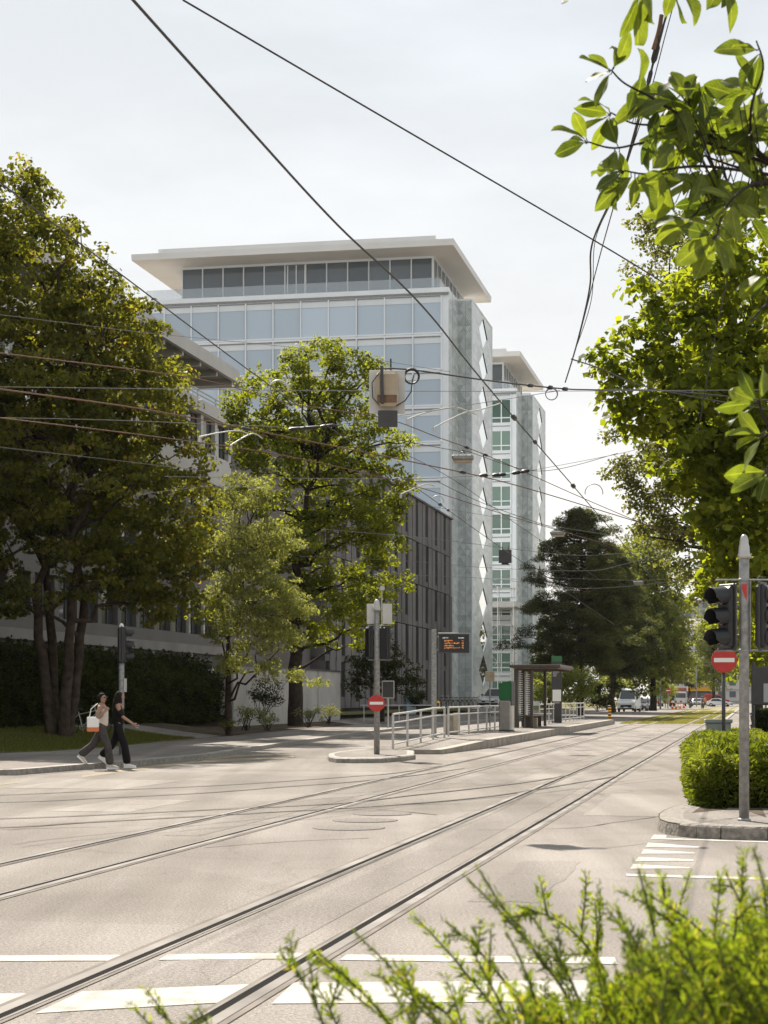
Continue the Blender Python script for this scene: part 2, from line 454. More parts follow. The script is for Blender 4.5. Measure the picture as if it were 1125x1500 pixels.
# ---------------------------------------------------------------- tram tracks
def rail_strip(b, line, offs):
    """offs: (lateral from, lateral to, z, material slot); line in (u, v)"""
    pts = [S(u, v) for u, v in line]; n = len(pts)
    nr = []
    for i in range(n):
        d = (pts[min(i + 1, n - 1)] - pts[max(i - 1, 0)]).normalized(); nr.append(Vector((d.y, -d.x, 0)))
    for (a, c, z, mi) in offs:
        vs = [p + q * a + Vector((0, 0, z)) for p, q in zip(pts, nr)] + [p + q * c + Vector((0, 0, z)) for p, q in zip(pts, nr)]
        b.add(vs, [(i, i + 1, n + i + 1, n + i) for i in range(n - 1)], mi)
def straight(u, v0=-20, v1=460, k=40):
    return [(u + .012 * math.sin(v0 + (v1 - v0) * i / k * .3), v0 + (v1 - v0) * i / k) for i in range(k + 1)]
LEFT = [(-.15, -.105, .0055, 2), (-.105, -.030, .0085, 0), (-.030, .026, .007, 1), (.026, .045, .0085, 0), (.045, .075, .0055, 2)]
RIGHT = [(-.075, -.045, .0055, 2), (-.045, -.026, .0085, 0), (-.026, .030, .007, 1), (.030, .105, .0085, 0), (.105, .15, .0055, 2)]
for ul, ur in ((-3.62, -2.62), (-6.93, -5.86)):
    b = MB(); rail_strip(b, straight(ul), LEFT); rail_strip(b, straight(ur), RIGHT)
    struct(b.build('tram_track', [M['rail_steel'], M['rail_dark'], M['joint']]))
def px_line(pts): return [UV(G(x, y)) for x, y in pts]
def smooth(pts, n=8):
    out = []
    for i in range(len(pts) - 1):
        p0, p1, p2, p3 = pts[max(i - 1, 0)], pts[i], pts[i + 1], pts[min(i + 2, len(pts) - 1)]
        for j in range(n):
            t = j / n
            out.append(tuple(.5 * (2 * p1[k] + (p2[k] - p0[k]) * t + (2 * p0[k] - 5 * p1[k] + 4 * p2[k] - p3[k]) * t * t + (3 * p1[k] - p0[k] - 3 * p2[k] + p3[k]) * t ** 3) for k in range(len(p1))))
    out.append(tuple(pts[-1])); return out
CURVE = [(-.05, -.018, .0095, 0), (-.018, .018, .0105, 1), (.018, .04, .0095, 0)]
b = MB()
for ln in ([(-300, 1203), (0, 1200), (302, 1187), (490, 1178), (600, 1166), (700, 1155), (780, 1145), (830, 1137)],
           [(-300, 1222), (0, 1213), (135, 1205), (335, 1194), (495, 1185), (600, 1178), (700, 1169), (780, 1158), (900, 1138)],
           [(-300, 1170), (0, 1165), (160, 1158), (300, 1152), (417, 1145), (513, 1138), (577, 1133), (650, 1122)],
           [(-300, 1180), (0, 1176), (160, 1169), (300, 1162), (417, 1153), (513, 1146), (600, 1137), (680, 1126)]):
    rail_strip(b, smooth(px_line(ln), 6), CURVE)
struct(b.build('junction_track', [M['rail_steel'], M['rail_dark']]))

# grass bed of the tracks further on
b = MB(); b.add([S(-7.9, 112, .005), S(-1.7, 109, .005), S(-1.7, 320, .005), S(-7.9, 320, .005)], [(0, 1, 2, 3)])
struct(b.build('grass_track_bed', mat('sparse_track_grass', (.23, .205, .085), .95, 0, .1, .35, .7, .6, 10, col2=(.26, .23, .16))))

# ---------------------------------------------------------------- markings, manholes, seams
b = MB()
def gpoly(bb, pts, z, mi=0): bb.add([G(x, y, z) for x, y in pts], [list(range(len(pts)))], mi)
for q in ([(-40, 1400), (183, 1398.5), (170, 1407), (-40, 1408)], [(246, 1397.5), (452, 1396), (440, 1404), (232, 1406)],
          [(508, 1398), (900, 1402), (905, 1412), (497, 1406)],
          [(-60, 1456), (55, 1455), (-4, 1482), (-60, 1484)], [(120, 1452), (379, 1441), (346, 1467), (52, 1484)],
          [(430, 1439), (860, 1436), (875, 1466), (398, 1470)],
          [(958, 1222.5), (976, 1223), (976, 1229.5), (953, 1229)], [(976, 1227.5), (1135, 1232.2), (1135, 1234.2), (976, 1229.5)],
          [(949, 1234), (1025, 1240.2), (1025, 1241.6), (946, 1241)], [(943, 1244), (1018, 1248.8), (1018, 1250.2), (939, 1250.5)],
          [(935, 1255), (1016, 1259), (1016, 1261), (931, 1261.5)], [(928, 1265.5), (1010, 1270.3), (1010, 1272), (923, 1272.5)],
          [(917, 1279.7), (1180, 1287), (1180, 1290.5), (918, 1283.2)]):
    gpoly(b, q, .004)
struct(b.build('road_marking', M['marking']))
b = MB()
for q in ([(0, 1147.5), (28, 1145), (28, 1147), (0, 1150)], [(120, 1136), (200, 1124), (300, 1113), (430, 1107), (430, 1110), (300, 1117), (200, 1128), (120, 1139)],
          [(290, 1112), (345, 1106), (400, 1105), (400, 1107), (345, 1108.5), (290, 1115)]):
    gpoly(b, q, .004)
struct(b.build('yellow_lane_marking', M['mark_yellow']))
M['cover'] = mat('iron_cover', (.225, .203, .186), .95, 0, .05, .3, 30, .5, 60)
for (px, py, r_) in ((511, 1213, .44), (535, 1202, .42), (560, 1192.5, .4)):
    c = G(px, py); b = MB()
    b.lathe([(r_, -.01), (r_, .0075), (r_ * .93, .008), (r_ * .9, .006), (r_ * .86, .008), (0.02, .008)], 28)
    for i in range(-4, 5):
        for j in range(-4, 5):
            if i * i + j * j < 18 and (i + j) % 2 == 0: b.box(i * .08 - .025, i * .08 + .025, j * .08 - .025, j * .08 + .025, .0078, .0085)
    o = b.build('manhole_cover', M['cover']); o.location = (c.x, c.y, 0)
    tag(o, {511: 'largest round iron manhole cover with a knobbed pattern in the asphalt between the tracks', 535: 'round iron manhole cover just beyond the largest one',
            560: 'round iron manhole cover nearest the far tram track'}[px], 'manhole cover', 'manhole covers in the carriageway')
b = MB()
for ln in ([(553, 1186), (590, 1189), (640, 1194)], [(828, 1112.5), (867, 1116)], [(821, 1129.5), (838, 1130)], [(600, 1189.5), (640, 1193.5)], [(870, 1163), (885, 1164.5)],
           [(700, 1216), (840, 1213), (900, 1205), (960, 1197)], [(300, 1242), (420, 1233), (540, 1228)], [(-20, 1216), (120, 1212), (160, 1212.5)],
           [(920, 1078), (952, 1081)], [(690, 1119), (800, 1122)]):
    pts = [S(*p) for p in smooth(px_line(ln), 5)]
    w = .016 if ln[0][1] < 1300 else .012
    vs = []
    for i, p in enumerate(pts):
        d = (pts[min(i + 1, len(pts) - 1)] - pts[max(i - 1, 0)]).normalized(); n_ = Vector((d.y, -d.x, 0)) * w * random.uniform(.6, 1.3)
        vs += [p + n_ + Vector((0, 0, .0065)), p - n_ + Vector((0, 0, .0065))]
    b.add(vs, [(2 * i, 2 * i + 1, 2 * i + 3, 2 * i + 2) for i in range(len(pts) - 1)])
struct(b.build('tar_seam', M['joint']))

M['patch'] = asphalt('patched_asphalt', (.192, .174, .158), (.245, .223, .203), .95)
M['patch_light'] = asphalt('pale_patched_asphalt', (.262, .238, .214), (.305, .278, .252), .95)
for k, (u0, u1, v0, v1, mm_) in enumerate(((-9.6, -8.4, 24, 27, 'patch_light'), (-2.2, -.4, 24.5, 30, 'patch_light'), (-12.8, -10.6, 30, 33.5, 'patch_light'), (-3.35, -2.9, 9, 60, 'patch'), (-2.15, -1.6, 14, 17.6, 'patch'), (-5.4, -4.4, 33, 52, 'patch'), (-6.6, -6.15, 20, 75, 'patch'))):
    r_ = random.Random(k); n_ = 10
    pts = [(u0 + (u1 - u0) * i / n_ , v0 + r_.uniform(-.05, .05)) for i in range(n_)] + [(u1 + r_.uniform(-.03, .03), v0 + (v1 - v0) * i / n_) for i in range(n_)] + [(u1 - (u1 - u0) * i / n_, v1 + r_.uniform(-.05, .05)) for i in range(n_)] + [(u0 + r_.uniform(-.03, .03), v1 - (v1 - v0) * i / n_) for i in range(n_)]
    strip('asphalt_patch', pts, .0026, M[mm_])

# ---------------------------------------------------------------- tram platform with its ramp
def plat_z(v): return .13 + (.27 - .13) * max(0, min(1, (v - 51) / 6.5))
b = MB()
vs_ = [50.2, 52, 54, 56, 57.5] + [57.5 + 4 * i for i in range(1, 14)] + [112.5, 114.5]
vv = []
for v in vs_:
    z = plat_z(v) if v < 111 else .27 - (v - 111) * .06
    ur = -8.02 if 57 < v < 112 else (-8.45 + (v - 50.2) * .06 if v <= 57 else -8.3)
    vv += [S(-10.6, v, z), S(ur - .32, v, z), S(ur, v, z), S(ur, v, -.03), S(-10.6, v, -.03)]
n = len(vs_)
for i in range(n - 1):
    a, c = i * 5, (i + 1) * 5
    b.add([vv[a], vv[a + 1], vv[c + 1], vv[c]], [(0, 1, 2, 3)], 0)
    b.add([vv[a + 1], vv[a + 2], vv[c + 2], vv[c + 1]], [(0, 1, 2, 3)], 1)
    b.add([vv[a + 2], vv[a + 3], vv[c + 3], vv[c + 2]], [(0, 1, 2, 3)], 1)
    b.add([vv[a], vv[a + 4], vv[c + 4], vv[c]], [(3, 2, 1, 0)], 1)
b.add([vv[0], vv[1], vv[2], vv[3], vv[4]], [(0, 1, 2, 3, 4)], 1); b.add(vv[-5:], [(4, 3, 2, 1, 0)], 1)
struct(b.build('tram_platform', [M['pave'], M['conc']]))
# rounded traffic island in front of it
isl = [(480, 1113), (482, 1115.5), (492, 1117.5), (520, 1118), (560, 1117.5), (585, 1115.5), (607, 1112.5), (607, 1106), (590, 1104), (560, 1103), (520, 1104.5), (495, 1107.5), (482, 1110.5)]
b = MB(); poly = [G(x, y) for x, y in isl]
c0 = sum(poly, Vector()) / len(poly)
inner = [c0 + (p - c0) * .84 for p in poly]
npt = len(poly)
top = [p + (c0 - p) * .02 + Vector((0, 0, .125)) for p in poly]
inn = [p + Vector((0, 0, .125)) for p in inner]
b.add(poly + [p + Vector((0, 0, .1)) for p in poly] + top + inn, [f for i in range(npt) for f in
      ((i, (i + 1) % npt, npt + (i + 1) % npt, npt + i), (npt + i, npt + (i + 1) % npt, 2 * npt + (i + 1) % npt, 2 * npt + i), (2 * npt + i, 2 * npt + (i + 1) % npt, 3 * npt + (i + 1) % npt, 3 * npt + i))], 0)
b.add(inn, [list(range(npt))], 1)
struct(b.build('traffic_island', [M['kerb'], M['pave']]))

# ---------------------------------------------------------------- right pavement corner
nose = [(1400, 1238), (1125, 1231.6), (1056, 1230), (1020, 1228), (994, 1225.2), (976, 1222), (966, 1218), (964, 1214.5), (965, 1209), (972, 1203.5), (985, 1197.5), (1000, 1193)]
b = MB(); ptsn = [G(x, y) for x, y in nose]
inner = []
for i, p in enumerate(ptsn):
    d = (ptsn[min(i + 1, len(ptsn) - 1)] - ptsn[max(i - 1, 0)]).normalized(); inner.append(p + Vector((d.y, -d.x, 0)) * .3)
for i in range(len(ptsn) - 1):
    p, q, pi, qi = ptsn[i], ptsn[i + 1], inner[i], inner[i + 1]
    k = 4 if i == 0 else 1
    for j in range(k):
        a = p.lerp(q, j / k); c = p.lerp(q, (j + 1) / k); ai = pi.lerp(qi, j / k); ci = pi.lerp(qi, (j + 1) / k)
        g = (c - a).normalized() * (.006 if i in (0, 1, 2) else -.001)
        a, c, ai, ci = a + g, c - g, ai + g, ci - g
        n = (a - ai).normalized()
        lo = [a + n * .012, c + n * .012]
        b.add([lo[0], lo[1], c + Vector((0, 0, .13)), a + Vector((0, 0, .13)), c - n * .02 + Vector((0, 0, .15)), a - n * .02 + Vector((0, 0, .15)), ci + Vector((0, 0, .152)), ai + Vector((0, 0, .152)), ai, ci],
              [(0, 1, 2, 3), (3, 2, 4, 5), (5, 4, 6, 7), (0, 3, 5, 7, 8), (1, 9, 6, 4, 2)], 0)
struct(b.build('granite_kerb', M['kerb_rough']))
edge = [S(-.72, 22.9, .15), S(-.3, 23.7, .15), S(-.2, 38, .1), S(-1.4, 38.4, .1), S(-1.9, 60, .1), S(-1.8, 110, .1), S(-1.4, 460, .1), S(22, 460, .1), S(22, 30, .15)]
tp = [p + Vector((0, 0, .15)) for p in inner] + edge
b = MB(); b.add(tp, [list(range(len(tp)))]); struct(b.build('pavement', M['pave']))
pb_ = [ptsn[i] + Vector((0, 0, .146)) for i in (4, 5, 6, 7, 8, 9, 10, 11)] + [S(-.55, 24, .146), S(1.5, 24, .146), S(1.5, 20.8, .146)]
b = MB(); b.add(pb_, [list(range(len(pb_)))]); struct(b.build('planting_bed', M['earth']))   # hedge_bed
kerbline('kerb', [(-1.42, 38.4), (-1.95, 60), (-1.8, 110), (-1.4, 440)], .25, .155, M['kerb'], side=1)
# ================================================================ buildings
M['tw_white'] = mat('tower_white_frame', (.81, .85, .88), .45, 0, .5, .06, .6)
M['tw_spandrel'] = mat('tower_fritted_spandrel', (.72, .765, .79), .25, 0, .6, .06, .5)
M['tw_vent'] = mat('tower_vent_strip', (.28, .30, .31), .6, 0, .4, .4, 8)
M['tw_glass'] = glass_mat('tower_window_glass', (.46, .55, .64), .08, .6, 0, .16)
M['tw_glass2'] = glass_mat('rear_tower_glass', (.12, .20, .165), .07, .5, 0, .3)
M['pent_glass'] = glass_mat('penthouse_glass', (.13, .155, .175), .05, .55, 0, .2)
M['tw_rail'] = glass_mat('balustrade_glass', (.50, .56, .60), .08, .6)
_n = M['tw_rail'].node_tree; _t = _n.nodes.new('ShaderNodeBsdfTransparent'); _x = _n.nodes.new('ShaderNodeMixShader'); _x.inputs[0].default_value = .35
_n.links.new(_t.outputs[0], _x.inputs[1]); _n.links.new(_n.nodes['Principled BSDF'].outputs[0], _x.inputs[2]); _n.links.new(_x.outputs[0], _n.nodes['Material Output'].inputs['Surface'])
M['roof_w'] = mat('tower_roof_plaster', (.84, .78, .70), .7, 0, .3, .05, .4)
M['roof_edge'] = mat('tower_roof_edge', (.74, .735, .72), .55, 0, .4, .06, .5)
M['diamond'] = mat('diamond_mirror_glass', (.80, .84, .84), .03, .95)

def printed_glass(name):
    m = bpy.data.materials.new(name); m.use_nodes = True
    nt = m.node_tree; N = nt.nodes; L = nt.links; b = N['Principled BSDF']
    tc = N.new('ShaderNodeTexCoord'); sx = N.new('ShaderNodeSeparateXYZ'); L.new(tc.outputs['Object'], sx.inputs[0])
    def mth(op, a, bb=None):
        x = N.new('ShaderNodeMath'); x.operation = op
        for i, q in enumerate((a, bb)):
            if q is None: continue
            if isinstance(q, (int, float)): x.inputs[i].default_value = q
            else: L.new(q, x.inputs[i])
        return x.outputs[0]
    h = mth('ADD', mth('MULTIPLY', sx.outputs['Y'], .42), mth('MULTIPLY', sx.outputs['X'], 1.5))
    d1 = mth('ADD', h, mth('MULTIPLY', sx.outputs['Z'], .95))
    d2 = mth('SUBTRACT', h, mth('MULTIPLY', sx.outputs['Z'], .95))
    f1, f2 = mth('FLOOR', d1), mth('FLOOR', d2)
    cb = N.new('ShaderNodeCombineXYZ'); L.new(f1, cb.inputs[0]); L.new(f2, cb.inputs[1]); 
    tri = mth('GREATER_THAN', mth('FRACT', d1), mth('FRACT', d2)); L.new(tri, cb.inputs[2])
    wn = N.new('ShaderNodeTexWhiteNoise'); wn.noise_dimensions = '3D'; L.new(cb.outputs[0], wn.inputs['Vector'])
    rp = N.new('ShaderNodeValToRGB'); rp.color_ramp.elements[0].color = (.39, .43, .43, 1); rp.color_ramp.elements[1].color = (.62, .66, .655, 1)
    L.new(wn.outputs['Value'], rp.inputs['Fac'])
    # fine scale hatching like overlapping glass shingles
    g1 = mth('FRACT', mth('MULTIPLY', d1, 3.)); g2 = mth('FRACT', mth('MULTIPLY', d2, 3.))
    ln = mth('MINIMUM', mth('MINIMUM', g1, g2), 1.)
    r2 = N.new('ShaderNodeValToRGB'); r2.color_ramp.elements[0].position = .05; r2.color_ramp.elements[1].position = .22
    r2.color_ramp.elements[0].color = (.66, .68, .69, 1); r2.color_ramp.elements[1].color = (1, 1, 1, 1); L.new(ln, r2.inputs['Fac'])
    nz = N.new('ShaderNodeTexNoise'); nz.inputs['Scale'].default_value = 1.4; nz.inputs['Detail'].default_value = 6; nz.inputs['Roughness'].default_value = .7; nz.inputs['Distortion'].default_value = 1.2
    mp = N.new('ShaderNodeMapping'); mp.inputs['Scale'].default_value = (1, 1, .55); L.new(tc.outputs['Object'], mp.inputs[0]); L.new(mp.outputs[0], nz.inputs['Vector'])
    r3 = N.new('ShaderNodeValToRGB'); r3.color_ramp.elements[0].position = .36; r3.color_ramp.elements[1].position = .62
    r3.color_ramp.elements[0].color = (.88, .89, .89, 1); r3.color_ramp.elements[1].color = (1.08, 1.08, 1.07, 1); L.new(nz.outputs['Fac'], r3.inputs['Fac'])
    def mul(a, c):
        x = N.new('ShaderNodeMix'); x.data_type = 'RGBA'; x.blend_type = 'MULTIPLY'; x.inputs['Factor'].default_value = 1
        L.new(a, x.inputs['A']); L.new(c, x.inputs['B']); return x.outputs['Result']
    L.new(mul(mul(rp.outputs['Color'], r2.outputs['Color']), r3.outputs['Color']), b.inputs['Base Color'])
    b.inputs['Roughness'].default_value = .32; b.inputs['Specular IOR Level'].default_value = .6
    bp = N.new('ShaderNodeBump'); bp.inputs['Strength'].default_value = .5; bp.inputs['Distance'].default_value = .08
    L.new(wn.outputs['Value'], bp.inputs['Height']); L.new(bp.outputs['Normal'], b.inputs['Normal'])
    return m
M['printed'] = printed_glass('printed_glass_shingles')

def tower(name, label, u, v, zoff, first_bay, rows_seen, rear=False):
    rt = thing(name, label, 'office tower', S(u, v, 0), -AL)
    H = 37.0 + zoff; NB = 11; BW = 2.5; EW = .62; Lx = NB * BW + EW
    # storeys: top one is taller
    rows = [(H - .45, 3.5)]
    z = H - .45 - 3.5
    while z > 3.2: rows.append((z, 3.13)); z -= 3.13
    # carcass of slabs: the body set back behind the glazing
    b = MB()
    b.box(-Lx, -.3, .32, 22.6, .0, H - .05, 0)
    b.box(-.62, -.002, .05, .32, 0, H - .02, 0)                # broad white end frame
    b.box(-Lx, -.62, .06, .32, 0, max(.5, z), 0)
    b.build('wall', [M['tw_white']], rt)
    b = MB(); b.box(-Lx - .15, .06, -.16, .5, H - .42, H + .02, 0, bev=.04); b.box(-Lx - .15, .0, -.12, -.07, H - .62, H - .44, 1)
    b.box(-Lx - .1, -.2, .5, 22.8, H - .3, H - .02, 0)
    b.build('parapet', [M['tw_white'], M['tw_vent']], rt)
    # one window: frame, white upper panel, vent strip, pane
    wm = {}
    def window_mesh(h):
        key = round(h, 2)
        if key not in wm:
            fr = MB(); w2 = BW
            fr.box(0, w2, -.10, .06, h - .20, h - .02, 0); fr.box(.02, w2 - .02, -.115, -.101, h - .30, h - .215, 1)   # transom, vents
            fr.box(-.06, .06, -.14, .06, 0, h - .22, 0); fr.box(w2 - .06, w2 + .06, -.139, .059, 0, h - .22, 0)
            fr.box(.06, w2 - .06, -.10, .06, 0, .14, 0)
            fr.box(.06, w2 - .06, -.05, .05, h - .82, h - .22, 2)
            if rear: fr.box(w2 / 2 + .12, w2 / 2 + .24, -.09, .05, .14, h - .82, 0); fr.box(.06, w2 - .06, -.085, .05, .62, .74, 0)
            gl = MB(); gl.box(.06, w2 - .06, -.01, .03, .14, h - .82, 0)
            bl = MB(); bl.add([(.12, .09, .3), (w2 - .12, .09, .3), (w2 - .12, .09, h - 1), (.12, .09, h - 1)], [(0, 1, 2, 3)])
            wm[key] = (fr, gl)
        return wm[key]
    protos = {}
    for ri, (zt, h) in enumerate(rows[:rows_seen]):
        for k in range(first_bay, NB):
            x = -EW - (NB - k) * BW
            if rear and k < NB - 3: continue
            key = round(h, 2)
            if key not in protos:
                fr, gl = window_mesh(h)
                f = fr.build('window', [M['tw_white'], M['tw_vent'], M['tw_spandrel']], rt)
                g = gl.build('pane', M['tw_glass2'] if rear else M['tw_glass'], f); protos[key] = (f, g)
            else:
                f0, g0 = protos[key]; f = f0.copy(); COL.objects.link(f); g = g0.copy(); COL.objects.link(g); f.parent = rt; g.parent = f
            f.location = (x, 0, zt - h)
    # remaining rows read as one glazed skin
    b = MB()
    for ri, (zt, h) in enumerate(rows):
        for k in range(NB):
            if ri < rows_seen and (k >= first_bay and not (rear and k < NB - 3)): continue
            x = -EW - (NB - k) * BW
            b.box(x + .06, x + BW - .06, .0, .04, zt - h + .1, zt - .7, 0); b.box(x, x + BW, -.04, .05, zt - .7, zt, 1)
    b.build('lower_glazing', [M['tw_glass'], M['tw_white']], rt)['kind'] = 'stuff'
    # printed glass flank: set back at the corner, then stepping out to a front-facing strip and a long side with diamond windows
    st_, sw, yC = 5.5, 1.24, 18.2
    zt = H + .12
    b = MB()
    b.add([(0, .05, 0), (0, st_, 0), (0, st_, H - .02), (0, .05, H - .02)], [(0, 1, 2, 3)], 0)
    b.add([(0, st_, 0), (sw, st_, 0), (sw, st_, zt), (0, st_, zt)], [(0, 1, 2, 3)], 0)
    b.add([(sw, yC, 0), (-.6, 22.6, 0), (-.6, 22.6, zt), (sw, yC, zt)], [(0, 1, 2, 3)], 0)
    b.add([(0, st_, zt), (sw, st_, zt), (sw, yC, zt), (-.6, 22.6, zt), (-.6, st_, zt)], [(0, 1, 2, 3, 4)], 1)
    b.box(-.05, sw + .03, st_ - .03, st_ + .12, zt - .12, zt + .03, 1)
    b.box(sw - .06, sw + .035, st_ - .032, st_ + .05, 0, zt - .121, 1); b.box(sw - .06, sw + .035, yC - .05, yC + .03, 0, zt, 1)
    b.box(sw - .08, sw + .03, st_ + .121, yC - .051, zt - .10, zt + .028, 1)
    for yy in (2.2,): b.box(-.01, .012, yy - .02, yy + .02, 0, H - .1, 2)
    for xx in (.62,): b.box(xx - .015, xx + .015, st_ - .012, st_ + .01, 0, zt - .2, 2)
    b.build('printed_flank', [M['printed'], M['tw_white'], M['tw_vent']], rt)
    b = MB(); ns = len(rows); ph = 3.12; yc = 12.4; hw = 2.9; zl = zt - .25 - ns * ph
    q = lambda y, z, out=0: (sw + out, y, z)
    b.add([q(st_, 0), q(yc - hw, 0), q(yc - hw, zt - .1), q(st_, zt - .1)], [(0, 1, 2, 3)], 0)
    b.add([q(yc + hw, 0), q(yC, 0), q(yC, zt - .1), q(yc + hw, zt - .1)], [(0, 1, 2, 3)], 0)
    b.add([q(yc - hw, 0), q(yc + hw, 0), q(yc + hw, zl), q(yc - hw, zl)], [(0, 1, 2, 3)], 0)
    b.add([q(yc - hw, zl + ns * ph), q(yc + hw, zl + ns * ph), q(yc + hw, zt - .1), q(yc - hw, zt - .1)], [(0, 1, 2, 3)], 0)
    D = MB(); D.add([(0, 0, -ph * .47), (0, hw * .96, 0), (0, 0, ph * .47), (0, -hw * .96, 0)], [(0, 1, 2, 3)], 0); pd = None
    for i in range(ns):
        z0, z1 = zl + i * ph, zl + (i + 1) * ph; zm = (z0 + z1) / 2
        g = .03 * ph
        lft, rgt, top, bot = q(yc - hw * .96, zm), q(yc + hw * .96, zm), q(yc, z1 - g), q(yc, z0 + g)
        k = [q(yc - hw, z0), q(yc + hw, z0), q(yc + hw, z1), q(yc - hw, z1)]
        mL, mR, bt0, tp0 = q(yc - hw, zm), q(yc + hw, zm), q(yc, z0), q(yc, z1)
        b.add([k[0], bt0, bot, lft, mL], [(0, 1, 2, 3, 4)], 0); b.add([bt0, k[1], mR, rgt, bot], [(0, 1, 2, 3, 4)], 0)
        b.add([k[3], mL, lft, top, tp0], [(0, 1, 2, 3, 4)], 0); b.add([k[2], tp0, top, rgt, mR], [(0, 1, 2, 3, 4)], 0)
        for e0, e1, mi in ((bot, rgt, 1), (top, lft, 1), (lft, bot, 1), (rgt, top, 2)):      # reveal round the pane; its upper right side is coloured dark as shade
            a0, a1 = [(p[0] - .10, p[1], p[2]) for p in (e0, e1)]
            b.add([e0, e1, a1, a0], [(0, 1, 2, 3)], mi)
        if pd is None: o = pd = D.build('diamond_window', M['diamond'], rt)
        else: o = pd.copy(); COL.objects.link(o); o.parent = rt
        o.location = (sw - .06, yc, zm)
    b.build('diamond_flank', [M['printed'], M['tw_white'], M['darkgrey']], rt)
    # penthouse: set-back glass, balustrade, thin roof slab
    px0, px1, py0, pz0, pz1 = -Lx + 3.2, -1.9, 3.0, H - .02, 40.55 + zoff
    nb = 12; pw = (px1 - px0) / nb
    b = MB(); b.box(px0, px1, py0 + .2, 20, pz0, pz1 - .02, 0); b.build('penthouse_core', M['darkgrey'], rt)
    b = MB()
    for k in range(nb + 1): b.box(px0 + k * pw - .05, px0 + k * pw + .05, py0 - .09, py0 + .1, pz0, pz1, 0)
    b.box(px0, px1, py0 - .07, py0 + .1, pz1 - .22, pz1 - .01, 0)
    xd = px0 + 5.55 * pw
    b.box(xd - .85, xd - .75, py0 - .12, py0 - .02, pz0, pz1 - .3, 0); b.box(xd + .75, xd + .85, py0 - .12, py0 - .02, pz0, pz1 - .3, 0); b.box(xd - .05, xd + .05, py0 - .12, py0 - .02, pz0, pz1 - .3, 0)
    b.box(px1 - .12, px1 + .11, py0 - .02, py0 + 17, pz1 - .2, pz1 - .01, 0)
    for k in range(9): b.box(px1 - .09, px1 + .11, py0 + k * 2.1 - .05, py0 + k * 2.1 + .05, pz0, pz1, 0)
    b.build('penthouse_frame', M['tw_white'], rt)
    pm = MB(); pm.box(.05, pw - .05, .0, .05, 0, pz1 - pz0 - .22, 0)
    for k in range(nb):
        if rear and k < nb - 2: continue
        p = pm.build('penthouse_pane', M['pent_glass'], rt); p.location = (px0 + k * pw, py0, pz0)
    b = MB(); b.box(px1 + .0, px1 + .04, py0 + .1, 19.5, pz0, pz1 - .1, 0); b.build('penthouse_side_pane', M['pent_glass'], rt)
    b = MB(); b.box(-Lx + .6, -.9, .55, .58, pz0, pz0 + 1.05, 0); b.box(-.9, -.87, .55, 9.6, pz0, pz0 + 1.0, 0); b.box(-.9, .5, 9.6, 9.63, pz0, pz0 + 1.1, 0); b.build('balustrade', M['tw_rail'], rt)
    b = MB()
    rx0, rx1, ry0, ry1 = -Lx - .5, .45, -.25, 23.2
    b.add([(rx0, ry0, pz1 + .05), (rx1, ry0, pz1 + .05), (rx1, ry1, pz1 + .05), (rx0, ry1, pz1 + .05), (px0 - .2, py0 - .2, pz1), (px1 + .2, py0 - .2, pz1), (px1 + .2, 20, pz1), (px0 - .2, 20, pz1)],
          [(0, 1, 5, 4), (1, 2, 6, 5), (2, 3, 7, 6), (3, 0, 4, 7), (4, 5, 6, 7)], 0)
    b.add([(rx0, ry0, pz1 + .05), (rx1, ry0, pz1 + .05), (rx1, ry1, pz1 + .05), (rx0, ry1, pz1 + .05), (rx0 - .03, ry0 - .03, pz1 + .6), (rx1 + .03, ry0 - .03, pz1 + .6), (rx1 + .03, ry1 + .03, pz1 + .6), (rx0 - .03, ry1 + .03, pz1 + .6)],
          [(0, 4, 5, 1), (1, 5, 6, 2), (2, 6, 7, 3), (3, 7, 4, 0), (4, 7, 6, 5)], 1)
    b.box(rx0 + 2.4, rx1 - 1.6, ry0 + .25, ry1 - 1.5, pz1 + .6, pz1 + 1.0, 1)
    b.build('roof', [M['roof_w'], M['roof_edge']], rt)
    return rt
T1 = tower('office_tower', 'nearer pale glass tower with a wide front of windows under a flat overhanging roof', -25.6, 156.0, 0., 1, 7)
T2 = tower('office_tower', 'further glass tower with only a narrow strip of windows showing behind the nearer one', -25.9, 204.9, -.6, 0, 11, rear=True)

# grey canopy slab at the foot of the rear tower
cn = thing('entrance_canopy', 'flat pale concrete canopy above the scaffold at the foot of the further tower', 'canopy', S(-26.2, 199, 0), -AL)
b = MB(); b.box(-8, 1.4, -2.5, 5.6, 11.4, 12.0, 0, bev=.05); b.build('roof_slab', M['pale'], cn)
for x, y in ((-7.5, -2), (1.0, -2)):
    b = MB(); b.lathe([(.2, 0), (.2, 11.4)], 10); o = b.build('column', M['pale'], cn); o.location = (x, y, .3)
sc_ = thing('scaffold_tower', 'white tubular scaffold tower standing between the two glass towers', 'scaffold', S(-26.6, 196, .4), -AL)
for i in range(3):
    for j in range(2):
        b = MB(); b.tube([(-1.9 + i * 1.7, j * 1.3, 0), (-1.9 + i * 1.7, j * 1.3, 13.2 + (.9 if i != 1 else 0))], .05, 6); b.build('upright', M['white'], sc_)
for k in range(7):
    b = MB(); z = 1 + k * 2.0
    for j in range(2):
        b.tube([(-2.1, j * 1.3, z), (1.7, j * 1.3, z)], .035, 5); b.tube([(-2.1, j * 1.3, z + 1), (1.7, j * 1.3, z + 1)], .035, 5)
    b.box(-1.95, 1.55, 0, 1.3, z - .08, z - .02); b.tube([(-1.9, 0, z), (-.2, 0, z + 2)] if k % 2 else [(-.2, 0, z), (-1.9, 0, z + 2)], .03, 5)
    b.build('platform', M['pale'], sc_)

